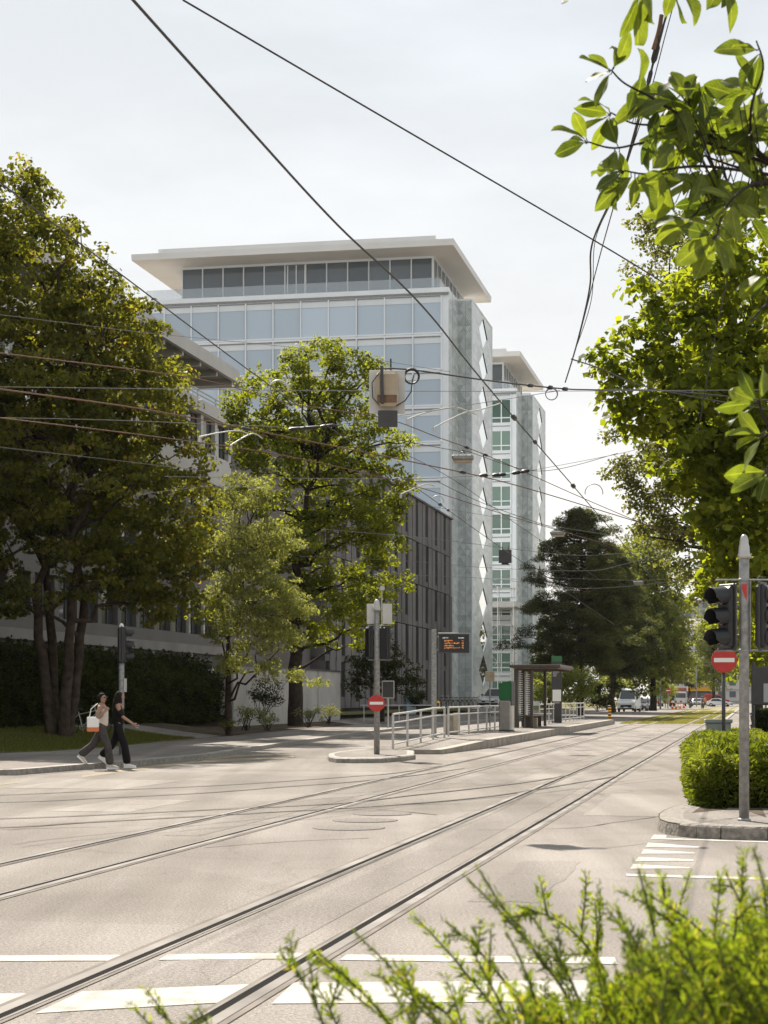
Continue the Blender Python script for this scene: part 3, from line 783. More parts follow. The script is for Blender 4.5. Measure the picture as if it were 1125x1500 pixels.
# ---------------------------------------------------------------- dark concrete office block along the street
M['rib'] = mat('ribbed_concrete', (.16, .15, .146), .85, 0, .3, .22, .5, .3, 12)
M['rib2'] = mat('weathered_concrete', (.125, .117, .114), .85, 0, .3, .3, .6, .3, 9)
M['slot'] = mat('dark_slot_recess', (.010, .010, .011), .7, 0, .1)
cb = thing('concrete_office', 'dark ribbed concrete office block with narrow slot windows beside the nearer glass tower', 'office block', S(-24.1, 0, 0), -AL)
V0, V1, HC, MODW = 101.5, 148.6, 16.3, 4.15
b = MB(); b.box(-18, -.9, V0, V1, 0, HC - .3, 0)
nm = int((V1 - V0) / MODW)
rnd = random.Random(3)
for k in range(nm + 1):                                    # storey-high shuttered panels with joints and a shadow gap
    for r_ in range(5):
        z0 = .6 + r_ * 3.12 + (0 if r_ else .35)
        y1 = V1 - k * MODW; y0 = y1 - MODW
        if y0 < V0: continue
        wx = y0 + .12 + (.16 if r_ % 2 else 0)
        b.box(-.9, .0 + rnd.uniform(-.03, .03), wx + 1.02, y1 - .03, z0, z0 + 3.06, 1 if rnd.random() < .2 else 0)
        b.box(-.9, -.02, y0, wx, z0, z0 + 3.06, 1)
        yy = wx + 1.02 + (y1 - wx - 1.05) * .5; b.box(0.03, .045, yy - .03, yy + .03, z0 + .02, z0 + 3.04, 2)
        b.box(-.9, -.03, wx, wx + 1.02, z0, z0 + .38 + (.3 if (k + r_) % 3 == 0 else 0), 1)
    
for k in range(0, nm * 2 + 1):
    y1 = V1 - k * MODW / 2
    if y1 - MODW / 2 < V0: continue
    b.box(-.9, .12, y1 - MODW / 2 + .03, y1 - .03, .6 + 5 * 3.12 - .02, HC, 1 if k % 3 == 0 else 0)
b.box(-.85, -.1, V0, V1, .1, .75, 1)
b.build('wall', [M['rib'], M['rib2'], M['slot']], cb)
sl = MB(); sl.box(0, .05, .2, .92, 0, 2.6, 0); pr = None
for k in range(nm + 1):
    for r_ in range(5):
        y1 = V1 - k * MODW; y0 = y1 - MODW
        if y0 < V0: continue
        if pr is None: o = pr = sl.build('slot_window', M['slot'], cb)
        else: o = pr.copy(); COL.objects.link(o); o.parent = cb
        o.location = (-.10, y0 + .14 + (.16 if r_ % 2 else 0), .6 + r_ * 3.12 + .42)
b = MB(); b.box(-14, -3, V0 + 20, V1 - 34, HC - .3, HC + 2.6, 0); b.build('plant_room', M['rib2'], cb)

# ---------------------------------------------------------------- white office block with a deep slatted eave
M['pan'] = mat('off_white_cladding', (.46, .445, .42), .6, 0, .4, .1, .5)
M['pan_d'] = mat('shaded_grey_cladding', (.115, .108, .10), .6, 0, .4, .15, .7)  # grey panels, with the shade on the lower storeys put into the tone
M['eave'] = mat('eave_panel', (.22, .21, .195), .6, 0, .4, .25, .7)
M['wglass'] = glass_mat('office_window_glass', (.06, .068, .075), .05, .6, 0, .4)
wb = thing('white_office', 'white office block behind the trees with a deep slatted eave and balcony rail', 'office block', S(-26.35, 0, 0), -AL)
W0, W1 = 26., 91.2
b = MB(); b.box(-18, -.35, W0, W1, 0, 15.4, 0); b.box(-18, -2.6, W0, W1 - .6, 15.4, 18.0, 1)
fl = [3.95, 7.05, 10.15, 13.0]
for z in fl:                                              # spandrel bands
    b.box(-.35, .0, W0, W1, z - .75, z + .15 + .55, 0 if z > 12 else 1)
b.box(-.35, .03, W0, W1, 15.45, 15.75, 0)
b.box(-.35, .35, W0, W1, 3.7, 4.1, 2)  # cornice coloured darker to stand for the shadow on it
for k in range(int((W1 - W0) / 2.4) + 1):
    y = W1 - k * 2.4
    b.box(-.35, -.02, y - .42, y + .0, 4.66, 12.24, 1); b.box(-.35, -.02, y - .42, y + .0, 12.25, 15.44, 0)
for k in range(0, 12):
    y = W1 - 1 - k * 6.0; b.box(-.3, .12, y - .25, y + .25, 0, 3.7, 0)
b.build('wall', [M['pan'], M['pan_d'], M['eave']], wb)
fr = MB(); fr.box(0, .10, 0, 1.98, 0, .07, 0); fr.box(0, .10, 0, 1.98, 1.78, 1.85, 0); fr.box(0, .10, 0, .07, .07, 1.78, 0); fr.box(0, .10, 1.91, 1.98, .07, 1.78, 0); fr.box(0, .1, 1.25, 1.33, .07, 1.78, 0)
gl = MB(); gl.box(.02, .05, .07, 1.91, .07, 1.78, 0); bd = MB()
for q in range(14): bd.box(.06, .085, .1, 1.22, 1.72 - q * .06, 1.755 - q * .06, 0)
pr = None; cnt = 0
for z in fl:
    for k in range(int((W1 - W0) / 2.4)):
        y = W1 - k * 2.4 - .42 - 1.98
        if y < 50 : continue
        if pr is None:
            o = pr = fr.build('window', M['darkgrey'], wb); gl.build('pane', M['wglass'], o)
        else:
            o = pr.copy(); COL.objects.link(o); o.parent = wb; g = kids(pr)[0].copy(); COL.objects.link(g); g.parent = o
        if (k * 7 + int(z)) % 4 == 0: bd.build('blind', M['pale'], o)
        o.location = (-.33, y, z + .6)
b = MB()
b.box(-3.2, .1, W0, W1 + .6, 18.05, 18.5, 0)
b.box(.1, .3, W0, W1 + .6, 17.9, 18.55, 1)
for k in range(26):
    y = W1 - .1 - k * 2.8
    if y > W0: b.box(-2.6, .1, y - .12, y + .12, 17.7, 18.05, 1); b.box(-2.4, .06, y + .3, y + 2.3, 17.98, 18.06, 2)
b.build('roof', [M['pan_d'], M['pan'], M['eave']], wb)
b = MB()
for k in range(int((W1 - W0) / 3)):
    y = W1 - .8 - k * 3; b.box(-2.62, -2.52, y - 2.6, y - .1, 15.6, 17.7, 0)
b.build('top_floor_glazing', M['wglass'], wb)
b = MB(); b.box(.0, .16, W0, W1, 15.5, 16.1, 0); b.build('balcony_parapet', M['pan'], wb)
b = MB()
for z in (16.3, 16.5): b.tube([(.08, W0, z), (.08, W1, z)], .035, 6)
for k in range(24): b.tube([(.08, W1 - .1 - k * 3, 16.0), (.08, W1 - .1 - k * 3, 16.5)], .03, 6)
b.build('railing', M['pale'], wb)
b = MB()
for k in range(20): b.box(-.28, -.2, W1 - 1.6 - k * 3.2, W1 - 1.6 - k * 3.2 + 2.6, 1.0, 3.4, 0)
b.build('ground_floor_glazing', M['wglass'], wb)

# low concrete wall of the yard below
lw = thing('yard_wall', 'plain grey concrete yard wall behind the roadside trees', 'wall', S(-22.6, 0, 0), -AL)
b = MB(); b.box(-.3, 0, 78.6, 100.2, .1, 3.0, 0); b.box(-4, -.3, 99.9, 100.2, .2, 2.98, 0)
for y in (84, 89.4, 94.8): b.box(0, .015, y - .02, y + .02, .5, 3.0, 1)
b.build('wall', [mat('yard_concrete', (.38, .365, .34), .85, 0, .3, .2, .6, .2, 20), M['darkgrey']], lw)
b = MB(); b.box(-.35, .06, 78.6, 100.25, 3.0, 3.08, 0); b.build('coping', M['darkgrey'], lw)

# ---------------------------------------------------------------- far end of the street
M['farwall'] = mat('far_render', (.52, .51, .49), .8, 0, .3, .1, .2)
M['farwin'] = glass_mat('far_window', (.10, .12, .14), .1, .5)
M['tile'] = mat('far_roof', (.40, .36, .33), .85, 0, .3, .2, .4)
def far_block(name, label, p, w, d, floors, fh, rz, wcol, nb, roof=True):
    r = thing(name, label, 'building', p, rz)
    H = floors * fh + .8
    b = MB(); b.box(-w / 2, w / 2, 0, d, -.5, H, 0)
    for f in range(floors): b.box(-w / 2 - .1, w / 2 + .1, -.35, 0, .8 + f * fh - .15, .8 + f * fh + .75, 0)
    b.build('wall', wcol, r)
    b = MB()
    if roof: b.add([(-w / 2 - .5, -.6, H), (w / 2 + .5, -.6, H), (w / 2 + .5, d + .5, H), (-w / 2 - .5, d + .5, H), (-w / 2 + 4, 5, H + 3), (w / 2 - 4, 5, H + 3), (w / 2 - 4, d - 4, H + 3), (-w / 2 + 4, d - 4, H + 3)],
                   [(0, 1, 5, 4), (1, 2, 6, 5), (2, 3, 7, 6), (3, 0, 4, 7), (4, 5, 6, 7), (3, 2, 1, 0)], 0)
    else: b.box(-w / 2 - .3, w / 2 + .3, -.3, d + .3, H, H + .5, 0)
    b.build('roof', M['tile'], r)
    bw = w / nb; pm = MB(); pm.box(.25 * bw, .8 * bw, -.06, -.01, 0, 1.55, 0); pr = None
    for f in range(floors):
        for k in range(nb):
            if pr is None: o = pr = pm.build('window', M['farwin'], r)
            else: o = pr.copy(); COL.objects.link(o); o.parent = r
            o.location = (-w / 2 + k * bw, 0, .8 + f * fh + .85)
    return r
far_block('apartment_block', 'pale apartment block with balcony bands closing the far end of the street', S(-6, 470, 0), 34, 16, 6, 3.0, -AL, M['farwall'], 12)
far_block('high_rise', 'grey high-rise slab showing above the pale apartment block at the street end', S(-22, 620, 0), 22, 16, 11, 3.0, -AL, mat('far_grey', (.36, .37, .38), .8, 0, .3, .1, .2), 8, False)
far_block('apartment_house', 'low pale house behind the roadside trees right of the apartment block', S(26, 430, 0), 26, 14, 4, 3.0, -AL, M['farwall'], 9)
# ================================================================ trees and plants
LM = {}
LM['maple'] = leaf_mat('maple_leaf', (.024, .030, .010), (.108, .116, .030), .52, .42, (3.2, 2.9, .7), (.20, .135, .055))
LM['gum'] = leaf_mat('bright_maple_leaf', (.046, .064, .013), (.130, .156, .028), .58, .45, (3.2, 2.8, .7))
LM['acacia'] = leaf_mat('feathery_leaf', (.085, .10, .038), (.19, .21, .082), .55, .5, (2.4, 2.2, 1.0))
LM['linden'] = leaf_mat('linden_leaf', (.046, .066, .012), (.150, .178, .030), .6, .5, (3.0, 2.75, .55))
LM['dry'] = leaf_mat('olive_leaf', (.048, .056, .02), (.128, .132, .046), .5, .5, (2.4, 2.3, .9))
LM['pine'] = leaf_mat('pine_needle', (.022, .028, .013), (.080, .090, .036), .4, .6, (2.6, 2.5, 1.1), (.13, .115, .055))
LM['plane'] = leaf_mat('street_tree_leaf', (.065, .082, .026), (.165, .182, .06), .55, .5, (2.5, 2.4, .85))
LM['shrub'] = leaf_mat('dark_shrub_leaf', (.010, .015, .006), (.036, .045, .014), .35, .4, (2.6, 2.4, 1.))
LM['shrub_light'] = leaf_mat('light_shrub_leaf', (.09, .112, .028), (.20, .22, .065), .5, .5, (2.2, 2.1, .8))
LM['yew'] = leaf_mat('yew_leaf', (.034, .054, .008), (.185, .215, .034), .4, .42, (2.2, 2.1, .6), (.22, .24, .04))
LM['grassy'] = leaf_mat('grey_herb', (.10, .12, .06), (.22, .23, .12), .4, .6, (1.7, 1.7, .8))

def blobs(Y, lst, depth=1.):
    out = []
    for t in lst:
        px, py, r = t[:3]; dy = t[3] if len(t) > 3 else 0; sq = t[4] if len(t) > 4 else 1
        out.append((P(px, py, Y) + Vector((0, dy, 0)), (r, r * depth, r * sq)))
    return out

# big maple on the left lawn, three stems
Y = 58
make_tree('maple_tree', 'huge maple with several stems and brownish tips, tallest tree on the left lawn', (P(88, 1060, Y).x, Y, .45),
          blobs(Y, [(12, 262, .95), (45, 275, .6), (10, 300, 1.5), (30, 350, 1.8, 1), (95, 345, .75), (60, 420, 2.4, -1), (120, 420, 1.2, 0), (25, 500, 3.0, 1), (150, 500, 2.1, -.5), (190, 485, 1.1), (50, 620, 3.3, -1.4), (180, 600, 2.3, .6), (235, 590, 1.35, -.6),
                    (120, 700, 2.8, -1.5), (240, 690, 1.7, -1), (270, 740, 1.35), (20, 740, 1.9, -1.8), (150, 790, 2.2, 1.2), (250, 800, 1.5, -1), (290, 820, .9, -.5), (20, 850, .9, -2), (205, 840, 1.5, .5), (150, 840, 1.3, -1.5), (255, 870, .9), (300, 880, .6), (230, 885, .7), (40, 875, .8, -2), (90, 865, .6, -2),
                    (-90, 380, 2.6), (-110, 520, 3.6), (-110, 700, 3.6), (60, 660, 3, 3.2), (120, 540, 3, 3), (180, 740, 2.4, 3.2)], 1.15),
          .21, 4.4, LM['maple'], M['bark'], .15, 14, 250, (.25, .6), .8, .5, stems=4, limbs=70, shell=.6, droop=.3, spread=.35)

# bright tree in the planted bed
Y = 84
make_tree('sweetgum_tree', 'bright green street tree with a tall ragged crown in front of the nearer glass tower', (P(433, 1050, Y).x, Y, .6),
          blobs(Y, [(488, 516, .9), (470, 545, 1.5), (425, 545, 1.0), (380, 580, 1.5), (360, 620, 1.0), (530, 545, 1.0), (557, 540, .6), (520, 600, 1.7, -.5), (555, 655, 1.35), (585, 650, .6), (450, 620, 2.2, .5), (400, 650, 1.8, -1), (480, 690, 2.3, 1),
                    (560, 730, 1.4), (585, 740, .5), (420, 740, 1.9, 1), (520, 760, 1.7, -1), (570, 800, .9), (590, 855, .6), (455, 800, 1.8), (540, 830, 1.3, 1), (400, 820, 1.6, 1), (440, 880, 1.3), (510, 890, 1.3, -1), (560, 880, .8), (530, 920, .8), (565, 915, .45), (400, 900, 1.1), (375, 660, 1.2), (365, 720, 1.0), (500, 860, 1.5), (470, 930, .9), (345, 600, .6), (590, 700, .7), (545, 780, 1.3, -1)], 1.2),
          .30, 4.2, LM['gum'], M['bark_dark'], .15, 18, 270, (.25, .58), .75, .6, limbs=56, shell=.4)

# feathery tree leaning over the yard wall
Y = 66
make_tree('honey_locust_tree', 'pale feathery-leaved tree drooping between the big maple and the bright green street tree', (P(335, 1050, 70).x, 70, .2),
          blobs(Y, [(345, 745, .85), (380, 720, .6), (320, 790, .9), (370, 800, 1.2), (410, 790, .8), (335, 850, 1.1), (390, 860, 1.25), (430, 880, .7), (445, 895, .45), (320, 905, .9), (370, 920, 1.0), (415, 930, .7), (340, 970, .6), (395, 975, .6, 0, .8), (435, 985, .45, 0, .6), (460, 1000, .3, 0, .5), (340, 700, .4)], 1.3),
          .12, 3.2, LM['acacia'], M['bark'], .14, 32, 440, (.22, .55), .34, .42, limbs=40, droop=.6, shell=.15, up=.9)

# right-hand lime trees
Y = 43
make_tree('lime_tree', 'large lime tree with broad glossy leaves filling the right edge of the photo', (11.7, 45, .12),
          blobs(Y, [(1010, 430, .95), (960, 445, .65), (1060, 400, 1.2, 1), (1100, 470, 1.8, 1), (1010, 510, 1.2), (940, 510, .85), (903, 535, .5), (960, 580, 1.0), (900, 590, .45), (925, 600, .6), (1030, 610, 1.4, -.5), (1090, 600, 1.7, 1), (1000, 660, .8, .5), (1050, 700, 1.1), (1110, 720, 1.6), (1070, 780, 1.0),
                    (1110, 820, 1.1), (1060, 820, .5), (1040, 850, .45), (1120, 350, 1.4), (1180, 560, 3), (1190, 760, 2.4), (1110, 905, .7, 1), (1120, 970, .5, 1.5), (1090, 900, .4, 2)], 1.25),
          .3, 4.5, LM['linden'], M['bark_dark'], .20, 24, 170, (.22, .52), .8, .55, limbs=40, shell=.55, droop=.35, up=.7, noise=.42)
Y = 66
make_tree('lime_tree', 'smaller-leaved olive tree showing behind the left side of the glossy lime tree', (15.2, 68, .12),
          blobs(Y, [(925, 318, .5), (950, 350, .7), (980, 345, 1.0), (1010, 400, 1.9), (930, 395, .45), (940, 660, 1.2), (910, 690, .7), (900, 640, .4), (965, 700, 1.4), (930, 725, .8), (955, 760, 1.0), (1000, 740, 1.7), (1030, 810, 1.7), (985, 780, .7), (1060, 620, 3.2), (1080, 480, 3), (1010, 560, 2.2), (1040, 850, 1.0), (1090, 840, 1.6)], 1.2),
          .3, 4.5, LM['dry'], M['bark_dark'], .14, 19, 190, (.25, .6), .75, .6, limbs=44, shell=.4)

# pine: whorls of flat needle pads along a straight trunk
def pine(px, Y, zt, z0, rmax, label):
    base = Vector((P(px, 1030, Y).x, Y, .55)); rt = thing('pine_tree', label, 'tree', base)
    cs, rs, limbs_ = [], [], []
    k = 0
    while k < 460:
        t = RNG.uniform() ** .8
        z = z0 + (zt - z0) * t; env = rmax * (1 - t) ** .5 * (1 if t > .15 else .55) + .35
        a = RNG.uniform(0, 2 * math.pi); r_ = env * RNG.uniform(.35, 1) * (1 + .22 * math.sin(3 * a + z))
        c = np.array([math.cos(a) * r_, math.sin(a) * r_, z + .12 * r_ * (1 if t > .5 else -.2)])
        cs.append(c); rs.append(RNG.uniform(.5, 1.1) * (1.1 - .4 * t)); limbs_.append((z - .25 * r_ * .3, c)); k += 1
    p, n, cl = clump_points(np.array(cs), np.array(rs), 330, .5, .8)
    d = unit(n * .6 + RNG.normal(size=n.shape) + np.array([0, 0, .35]))
    leaf_cloud('crown', p, n, .34, LM['pine'], rt, .16, clump=cl, dirs=d, jitter=.4)
    mb = MB(); limb(mb, (0, 0, -.4), (.15, 0, zt - .5), .34, .05, .12, 12, 9)
    for zz, c in limbs_:
        if RNG.uniform() < .4: limb(mb, (0, 0, max(1.5, zz)), c, .075, .02, .4, 5, 5)
    mb.build('trunk', M['bark'], rt)
pine(850, 150, 16.4, 3.6, 5.3, 'dark pine with layered needle branches and a straight trunk beside the tram platform')
pine(898, 178, 15.0, 3.5, 4.2, 'second pine just behind and right of the dark pine, lighter brown needles')

# street trees beyond
for i, (Y, px, lst, lf, lb, tr) in enumerate([
    (190, 958, [(948, 800, 2.6), (965, 830, 3.2), (930, 850, 3.5), (960, 890, 4.2), (985, 900, 2.0), (930, 920, 4), (970, 950, 3.6), (990, 960, 1.8), (905, 960, 3), (950, 985, 2.6)], 'plane', 'tall light green street tree behind the two pines', .32),
    (260, 925, [(915, 815, 3), (885, 850, 4), (925, 880, 5), (890, 920, 4.5), (930, 960, 4), (900, 985, 3)], 'dry', 'olive street tree filling the gap behind the dark pine', .3),
    (290, 985, [(985, 880, 2.2), (990, 930, 3.4), (975, 980, 3), (998, 985, 1.8)], 'dry', 'olive street tree nearest the construction site at the street end', .3),
    (330, 1046, [(1036, 950, 3), (1050, 920, 4.2), (1052, 975, 4.5), (1030, 985, 2.2)], 'plane', 'grey green tree in front of the pale apartment block', .3),
    (400, 1010, [(1018, 985, 3.5), (1005, 975, 3.5), (1040, 985, 3.5)], 'shrub', 'low dark tree below the pale apartment block', .3),
    (215, 1400, [(1400, 850, 4.5), (1360, 900, 4), (1440, 900, 4), (1400, 950, 4.5), (1350, 960, 3)], 'plane', 'leafy street tree outside the right edge, mirrored in the tower windows', .3),
    (190, 1330, [(1330, 880, 4), (1300, 920, 4), (1370, 930, 4), (1330, 960, 4)], 'plane', 'lower street tree outside the right edge nearer the platform', .3),
    (280, 1300, [(1300, 860, 5), (1250, 900, 5), (1340, 910, 5), (1300, 950, 5)], 'dry', 'far olive street tree outside the right edge', .3),
    (120, 1112, [(1100, 800, 3.2), (1130, 850, 4), (1095, 900, 2.6), (1115, 950, 2.5), (1065, 780, 2.2)], 'plane', 'street tree further along the right pavement beyond the lime tree', .3),
    (190, 805, [(800, 960, 1.6), (815, 930, 1.8), (790, 985, 1.6), (830, 985, 2.2), (850, 960, 2)], 'dry', 'small olive tree under the dark pine near the further tower', .16),
    (104, 560, [(545, 985, 1.25), (580, 985, 1.2), (600, 1000, .8), (530, 960, 1.0), (565, 955, 1.2), (610, 985, .45), (520, 1005, .8)], 'shrub', 'dark bushy small tree behind the island signal post', .12)]):
    z0 = .1 if px > 1000 else .5
    make_tree('street_tree', lb, (P(px, 1030, Y).x, Y + .5, z0), blobs(Y, lst, 1.1), tr, 3.5 if Y != 104 else .8, LM[lf], M['bark_dark'], .30 if Y > 150 else (.22 if Y > 110 else .13), 8 if Y != 104 else 22, 48 if Y > 150 else (95 if Y > 110 else 240), (.6, 1.1) if Y > 110 else (.3, .5), .8, .6, limbs=26, shell=.3, group='street trees further along')

# clipped and loose hedges: leaves round a solid dark core added to block light
def hedge(name, label, cat, path, w, h, m_leaf, leaf, per_m2, aspect=.35, rough=.12, zf=None, tuft=1.0, up=.5, group=None, dark=None):
    """path in world xy; box hedge swept along it"""
    base = Vector((path[0][0], path[0][1], 0)); rt = thing(name, label, cat, base, 0, group)
    ps, ns = [], []
    core = MB()
    for i in range(len(path) - 1):
        a, c = Vector((*path[i], 0)), Vector((*path[i + 1], 0)); d = c - a; L_ = d.length; d.normalize(); nr = Vector((d.y, -d.x, 0))
        za, zc = (zf(a), zf(c)) if zf else (.1, .1)
        q = .80
        poly = [a + nr * w * .5 * q + d * .2, c + nr * w * .5 * q - d * (.2 if i == len(path) - 2 else -.1), c - nr * w * .5 * q - d * (.2 if i == len(path) - 2 else -.1), a - nr * w * .5 * q + d * .2]
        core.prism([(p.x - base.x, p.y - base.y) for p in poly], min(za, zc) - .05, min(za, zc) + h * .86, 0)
        faces = [(L_, h, 0, 1), (L_, h, 0, -1), (L_, w, 1, 0)] + ([(w, h, 2, -1)] if i == 0 else []) + ([(w, h, 2, 1)] if i == len(path) - 2 else [])
        for (A, B, kind, sg) in faces:
            n = int(A * B * per_m2); s = RNG.uniform(0, 1, (n, 2)); dep = np.abs(RNG.normal(0, rough, n)) - rough * .9
            da, na = np.array(d), np.array(nr)
            z0 = (za + (zc - za) * s[:, 0])[:, None] if kind != 2 else np.full((n, 1), za if sg < 0 else zc)
            up_ = np.array([0, 0, 1.])
            if kind == 0: p = np.array(a) + da * (s[:, :1] * L_) + na * sg * (w / 2 - dep[:, None]) + up_ * (z0 + s[:, 1:] * h); nn = na * sg
            elif kind == 1: p = np.array(a) + da * (s[:, :1] * L_) + na * ((s[:, 1:] - .5) * w) + up_ * (z0 + h - dep[:, None]); nn = up_
            else: p = np.array(a if sg < 0 else c) + na * ((s[:, :1] - .5) * w) + da * sg * (-dep[:, None]) + up_ * (z0 + s[:, 1:] * h); nn = da * sg
            # lumpiness
            lump = np.sin(p[:, 0] * 5.1 + p[:, 2] * 4.3) * np.sin(p[:, 1] * 4.2 + p[:, 2] * 6.1) + .6 * np.sin(p[:, 0] * 13 + p[:, 1] * 11 + p[:, 2] * 9)
            p = p + nn * (lump * rough * .55)[:, None]
            ps.append(p - np.array(base)); ns.append(np.tile(nn, (n, 1)))
    p = np.concatenate(ps); n0 = np.concatenate(ns)
    dirs = unit(n0 * .7 + np.array([0, 0, up]) + RNG.normal(size=n0.shape) * .45)
    nrm = unit(np.cross(dirs, RNG.normal(size=dirs.shape)) + np.array([0, 0, .5]))
    cl = .5 + .5 * np.sin(p[:, 0] * 3.1 + 1.3 * np.sin(p[:, 1] * 2.3) + p[:, 2] * 5)
    leaf_cloud('foliage', p, nrm, leaf, m_leaf, rt, aspect, clump=cl, dirs=dirs, jitter=.5)
    core.build('light_block_core', M['hedge_core'], rt)  # solid core in a dark twig tone, added so light cannot pass through
    return rt
M['hedge_core'] = mat('hedge_twigs', (.022, .019, .011), .95, 0, .1, .5, 12, 1., 25)
zb = lambda p: bank_z(*UV(p))
hp = lambda u, v: tuple(S(u, v))[:2]
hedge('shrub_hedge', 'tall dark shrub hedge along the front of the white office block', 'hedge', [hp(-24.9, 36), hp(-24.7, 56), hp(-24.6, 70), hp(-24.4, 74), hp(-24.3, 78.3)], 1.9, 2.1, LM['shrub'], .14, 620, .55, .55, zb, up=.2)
hedge('yew_hedge', 'clipped green yew hedge behind the right signal post', 'hedge', [(6.0 - .85, 22.9 + .85), tuple(S(-.05, 33.5))[:2]], 2.0, .64, LM['yew'], .095, 3000, .28, .13, lambda p: .14, up=.45)
hedge('yew_hedge', 'longer stretch of yew hedge running right behind the signal post', 'hedge', [(5.2, 23.6), (9.5, 22.6)], 1.5, .64, LM['yew'], .095, 3000, .28, .13, lambda p: .145, up=.45)
hedge('box_hedge', 'small dark clipped hedge further along the right pavement', 'hedge', [tuple(S(.6, 62))[:2], tuple(S(1.0, 70))[:2]], 1.0, .95, LM['shrub'], .1, 900, .5, .08, lambda p: .1)
hedge('box_hedge', 'low trimmed green strip in front of the grey cabinet', 'hedge', [tuple(S(-.6, 34.4))[:2], tuple(S(-.3, 40))[:2]], 1.1, .7, LM['yew'], .075, 2400, .30, .09, lambda p: .1, up=.5)

def shrub(label, px, py, Y, r, h, m, leaf=.1, per=420, aspect=.45, z=None, name='shrub', up=.5, fl=.8):
    p0 = P(px, py, Y); base = Vector((p0.x, Y, z if z is not None else p0.z)); rt = thing(name, label, 'shrub', base, 0, 'shrubs in the planted bed' if Y < 100 else 'shrubs by the forecourt')
    cs = [(RNG.normal() * r * .45, RNG.normal() * r * .45, h * RNG.uniform(.25, .85)) for _ in range(14)]
    p, n, cl = clump_points(np.array(cs), RNG.uniform(.3, .5, 14) * r, per / max(r * r, .2) * (.6 if Y < 100 else 2.2), fl, up)
    leaf_cloud('foliage', p, n, leaf, m, rt, aspect, clump=cl)
    mb = MB()
    for c in cs[:9]: limb(mb, (RNG.normal() * .05, RNG.normal() * .05, -.1), c, .02, .006, .4, 4, 5)
    mb.build('stems', M['bark_dark'], rt); return rt
for a in (('round dark shrub against the yard wall left of the bright street tree trunk', 383, 1050, 78, 1.0, 2.1, LM['shrub'], .12, 900),
          ('grey green herb clump at the kerb side of the planted bed', 392, 1066, 72, .5, .8, LM['grassy'], .12, 300),
          ('low olive shrub left of the grey herb clump', 362, 1066, 71, .6, .9, LM['dry'], .1, 300),
          ('feathery pale plant right of the bright street tree trunk', 452, 1062, 78, .5, .8, LM['grassy'], .12, 260),
          ('low green shrub at the right end of the planted bed', 482, 1058, 84, .6, .9, LM['dry'], .1, 300),
          ('small plant with orange tips at the left corner of the planted bed', 335, 1070, 69, .35, .45, LM['dry'], .09, 200),
          ('large sunlit yellow green shrub behind the platform railing below the dark pine', 838, 1036, 128, 1.9, 3.0, LM['shrub_light'], .2, 900),
          ('second sunlit shrub half hidden by the shelter', 795, 1034, 124, 1.5, 2.8, LM['shrub_light'], .2, 700),
          ('dark green shrub between the sunlit shrub and the parked van', 875, 1040, 150, 1.7, 2.6, LM['shrub'], .2, 700),
          ('light shrub beside the parked cars', 905, 1034, 235, 2.2, 4.2, LM['shrub_light'], .3, 600),
          ('dark low shrub at the foot of the small bushy tree', 612, 1038, 112, .9, 1.3, LM['shrub'], .13, 500),
          ('pale shrub in front of the construction barriers', 965, 1030, 275, 2.6, 4., LM['shrub_light'], .3, 600)):
    shrub(*a)

# grass blades on the lawn and along the tracks
def grass(name, fn, n, h, m, label, z=0):
    ps = np.array([fn() for _ in range(n)])
    nrm = unit(RNG.normal(size=(n, 3)) * np.array([1, 1, .2])); d = unit(np.array([0, 0, 1.]) + RNG.normal(size=(n, 3)) * .35)
    ps[:, 2] += h * .35
    o = leaf_cloud(name, ps, nrm, h, m, None, .14, dirs=d); o['kind'] = 'stuff'; tag(o, label, 'grass'); return o
def lawn_pt():
    v = random.uniform(42.8, 62.4); e = lawn_edge(v); u = e - abs(random.gauss(0, 1)) * 3.2 - random.random() * .1
    return tuple(S(u, v, bank_z(u, v)))
LM['grass'] = leaf_mat('grass_blade', (.06, .085, .016), (.15, .16, .04), .4, .6, (1.8, 1.7, .6), (.24, .20, .09))
grass('grass', lawn_pt, 42000, .09, LM['grass'], 'short lawn grass in dappled shade under the big maple')
LM['dryg'] = leaf_mat('track_grass_blade', (.16, .16, .04), (.30, .27, .085), .35, .7, (1.5, 1.5, .6))
def tr_pt():
    u = random.uniform(-7.8, -1.8); v = 111 + 110 * random.random() ** 1.5
    while min(abs(u - k) for k in (-3.62, -2.62, -6.93, -5.86)) < .16: u = random.uniform(-7.8, -1.8)
    return tuple(S(u, v, 0))
grass('grass', tr_pt, 26000, .10, LM['dryg'], 'dry yellowish grass growing between the tram rails far along the street')
